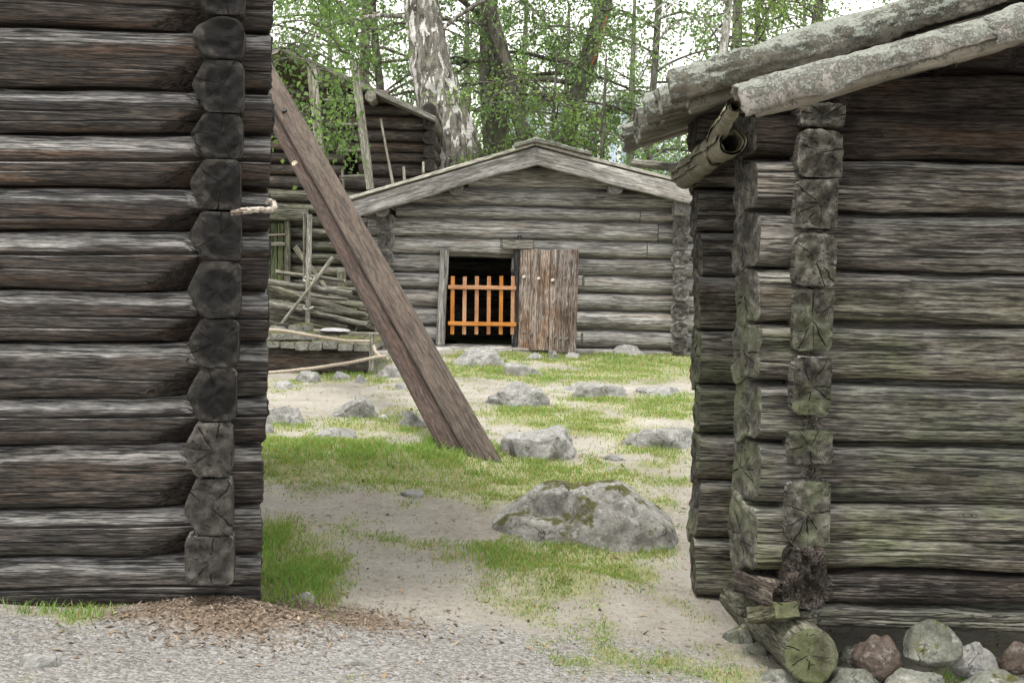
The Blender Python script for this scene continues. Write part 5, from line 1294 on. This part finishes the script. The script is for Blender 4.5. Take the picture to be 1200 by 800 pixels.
make_tree('young_tree', 'bushy light green sapling just behind the cabin ridge', tpts(23.6, [(645, 172, 2.5), (648, 140, 2.4), (650, 115, 2)], 5.2), B_DARK, 11, 14, (2.8, 4.6), (.7, 1.5), per=90, cols=LC3, sec=(.3, .8))
make_tree('young_tree', 'bushy sapling behind the right slope of the cabin roof', tpts(23.8, [(705, 182, 2.5), (706, 150, 2.4), (708, 120, 2)], 5.2), B_DARK, 12, 15, (2.8, 4.8), (.8, 1.7), per=90, cols=LC1, sec=(.3, .8))
# the wood beyond: four kinds, repeated
protos = []
for i, (h, sd) in enumerate(((12, 61), (13, 62), (11, 63), (12, 64))):
    protos.append((make_tree('leafy_tree', 'x', [(0, 40, .8, .2), (.1, 40, 4, .17), (.0, 40, 8, .12), (.1, 40, h, .05)], B_DARK, sd, 26, (2.2, h - .5), (2.0, 4.2), leaf=.10, per=38, spread=.28, sub=7, cols=LC2, group='wood beyond the cabin', el0=(-.1, .7)), h))
wood_at = [(-7.6, 38), (-4.2, 43), (-1.6, 50), (1.6, 52), (5.8, 42), (8.6, 45), (-6.2, 52), (.2, 62), (4.2, 58), (10.2, 56)]
wl = ['tree at the far left of the wood, half behind the storehouse roof', 'tree in the wood seen left of the big birch trunk', 'tree in the wood seen right of the big birch trunk', 'tree in the wood seen behind the ridge of the cabin',
      'tree in the wood seen between the scarred tree and the shed roof', 'tree in the wood seen above the lower end of the shed roof', 'distant tree seen over the storehouse roof', 'distant tree seen behind the slender dark tree',
      'distant tree seen behind the scarred tree', 'distant tree seen above the lichen-covered shed poles', 'tree in the wood beside the bright sky gap at right', 'tree in the wood hidden mostly by the left building',
      'distant tree showing right of the bright sky gap', 'farthest tree of the wood, left of centre']
for i, (x, y) in enumerate(wood_at):
    pr, h = protos[i % 4]
    if i < 4: r = pr
    else:
        r = pr.copy(); COL.objects.link(r)
        for ch in [c for c in pr.children]:
            c = ch.copy(); COL.objects.link(c); c.parent = r
    s = .85 + .3 * ((i * 37) % 10) / 10
    r.matrix_basis = Matrix.Translation((x, y, float(zg(x, y)) - .1)) @ Matrix.Rotation(i * 1.7, 4, 'Z') @ Matrix.Scale(s, 4)
    r['label'] = wl[i]
# pale blue building far off between the trunks
FBY = 75
fb = thing('distant_building', (2.5, FBY + 4, 1.3), 'pale blue distant building glimpsed between the trunks above the cabin', 'building')
bw0, bw1 = P(575, 110, FBY), P(800, 110, FBY); zt_ = P(680, 112, FBY).z
Wm, Bm, Gm = plain('pale_facade', (.66, .68, .72), .8, .2, 2, .05), plain('blue_panel', (.42, .52, .68), .5, .4, 2, .1), plain('facade_glass', (.30, .38, .48), .2, .5, 2, .1)
def box(name, a, b, m, par):
    (x0, y0, z0), (x1, y1, z1) = a, b
    V = [(x0, y0, z0), (x1, y0, z0), (x1, y1, z0), (x0, y1, z0), (x0, y0, z1), (x1, y0, z1), (x1, y1, z1), (x0, y1, z1)]
    return obj(name, build(name, V, [(0, 3, 2, 1), (4, 5, 6, 7), (0, 1, 5, 4), (1, 2, 6, 5), (2, 3, 7, 6), (3, 0, 4, 7)], smooth=False), m, par)
box('facade', (bw0.x, FBY, 1.0), (bw1.x, FBY + 8, zt_), Wm, fb)
box('roof_edge', (bw0.x - .2, FBY - .2, zt_ + .003), (bw1.x + .2, FBY + 8.2, zt_ + .3), Wm, fb)
for i in range(18):
    x0 = bw0.x + .3 + i * .5
    box('panel', (x0, FBY - .06, 2.0), (x0 + .26, FBY - .003, zt_ - .4), Bm if i % 3 else Gm, fb)
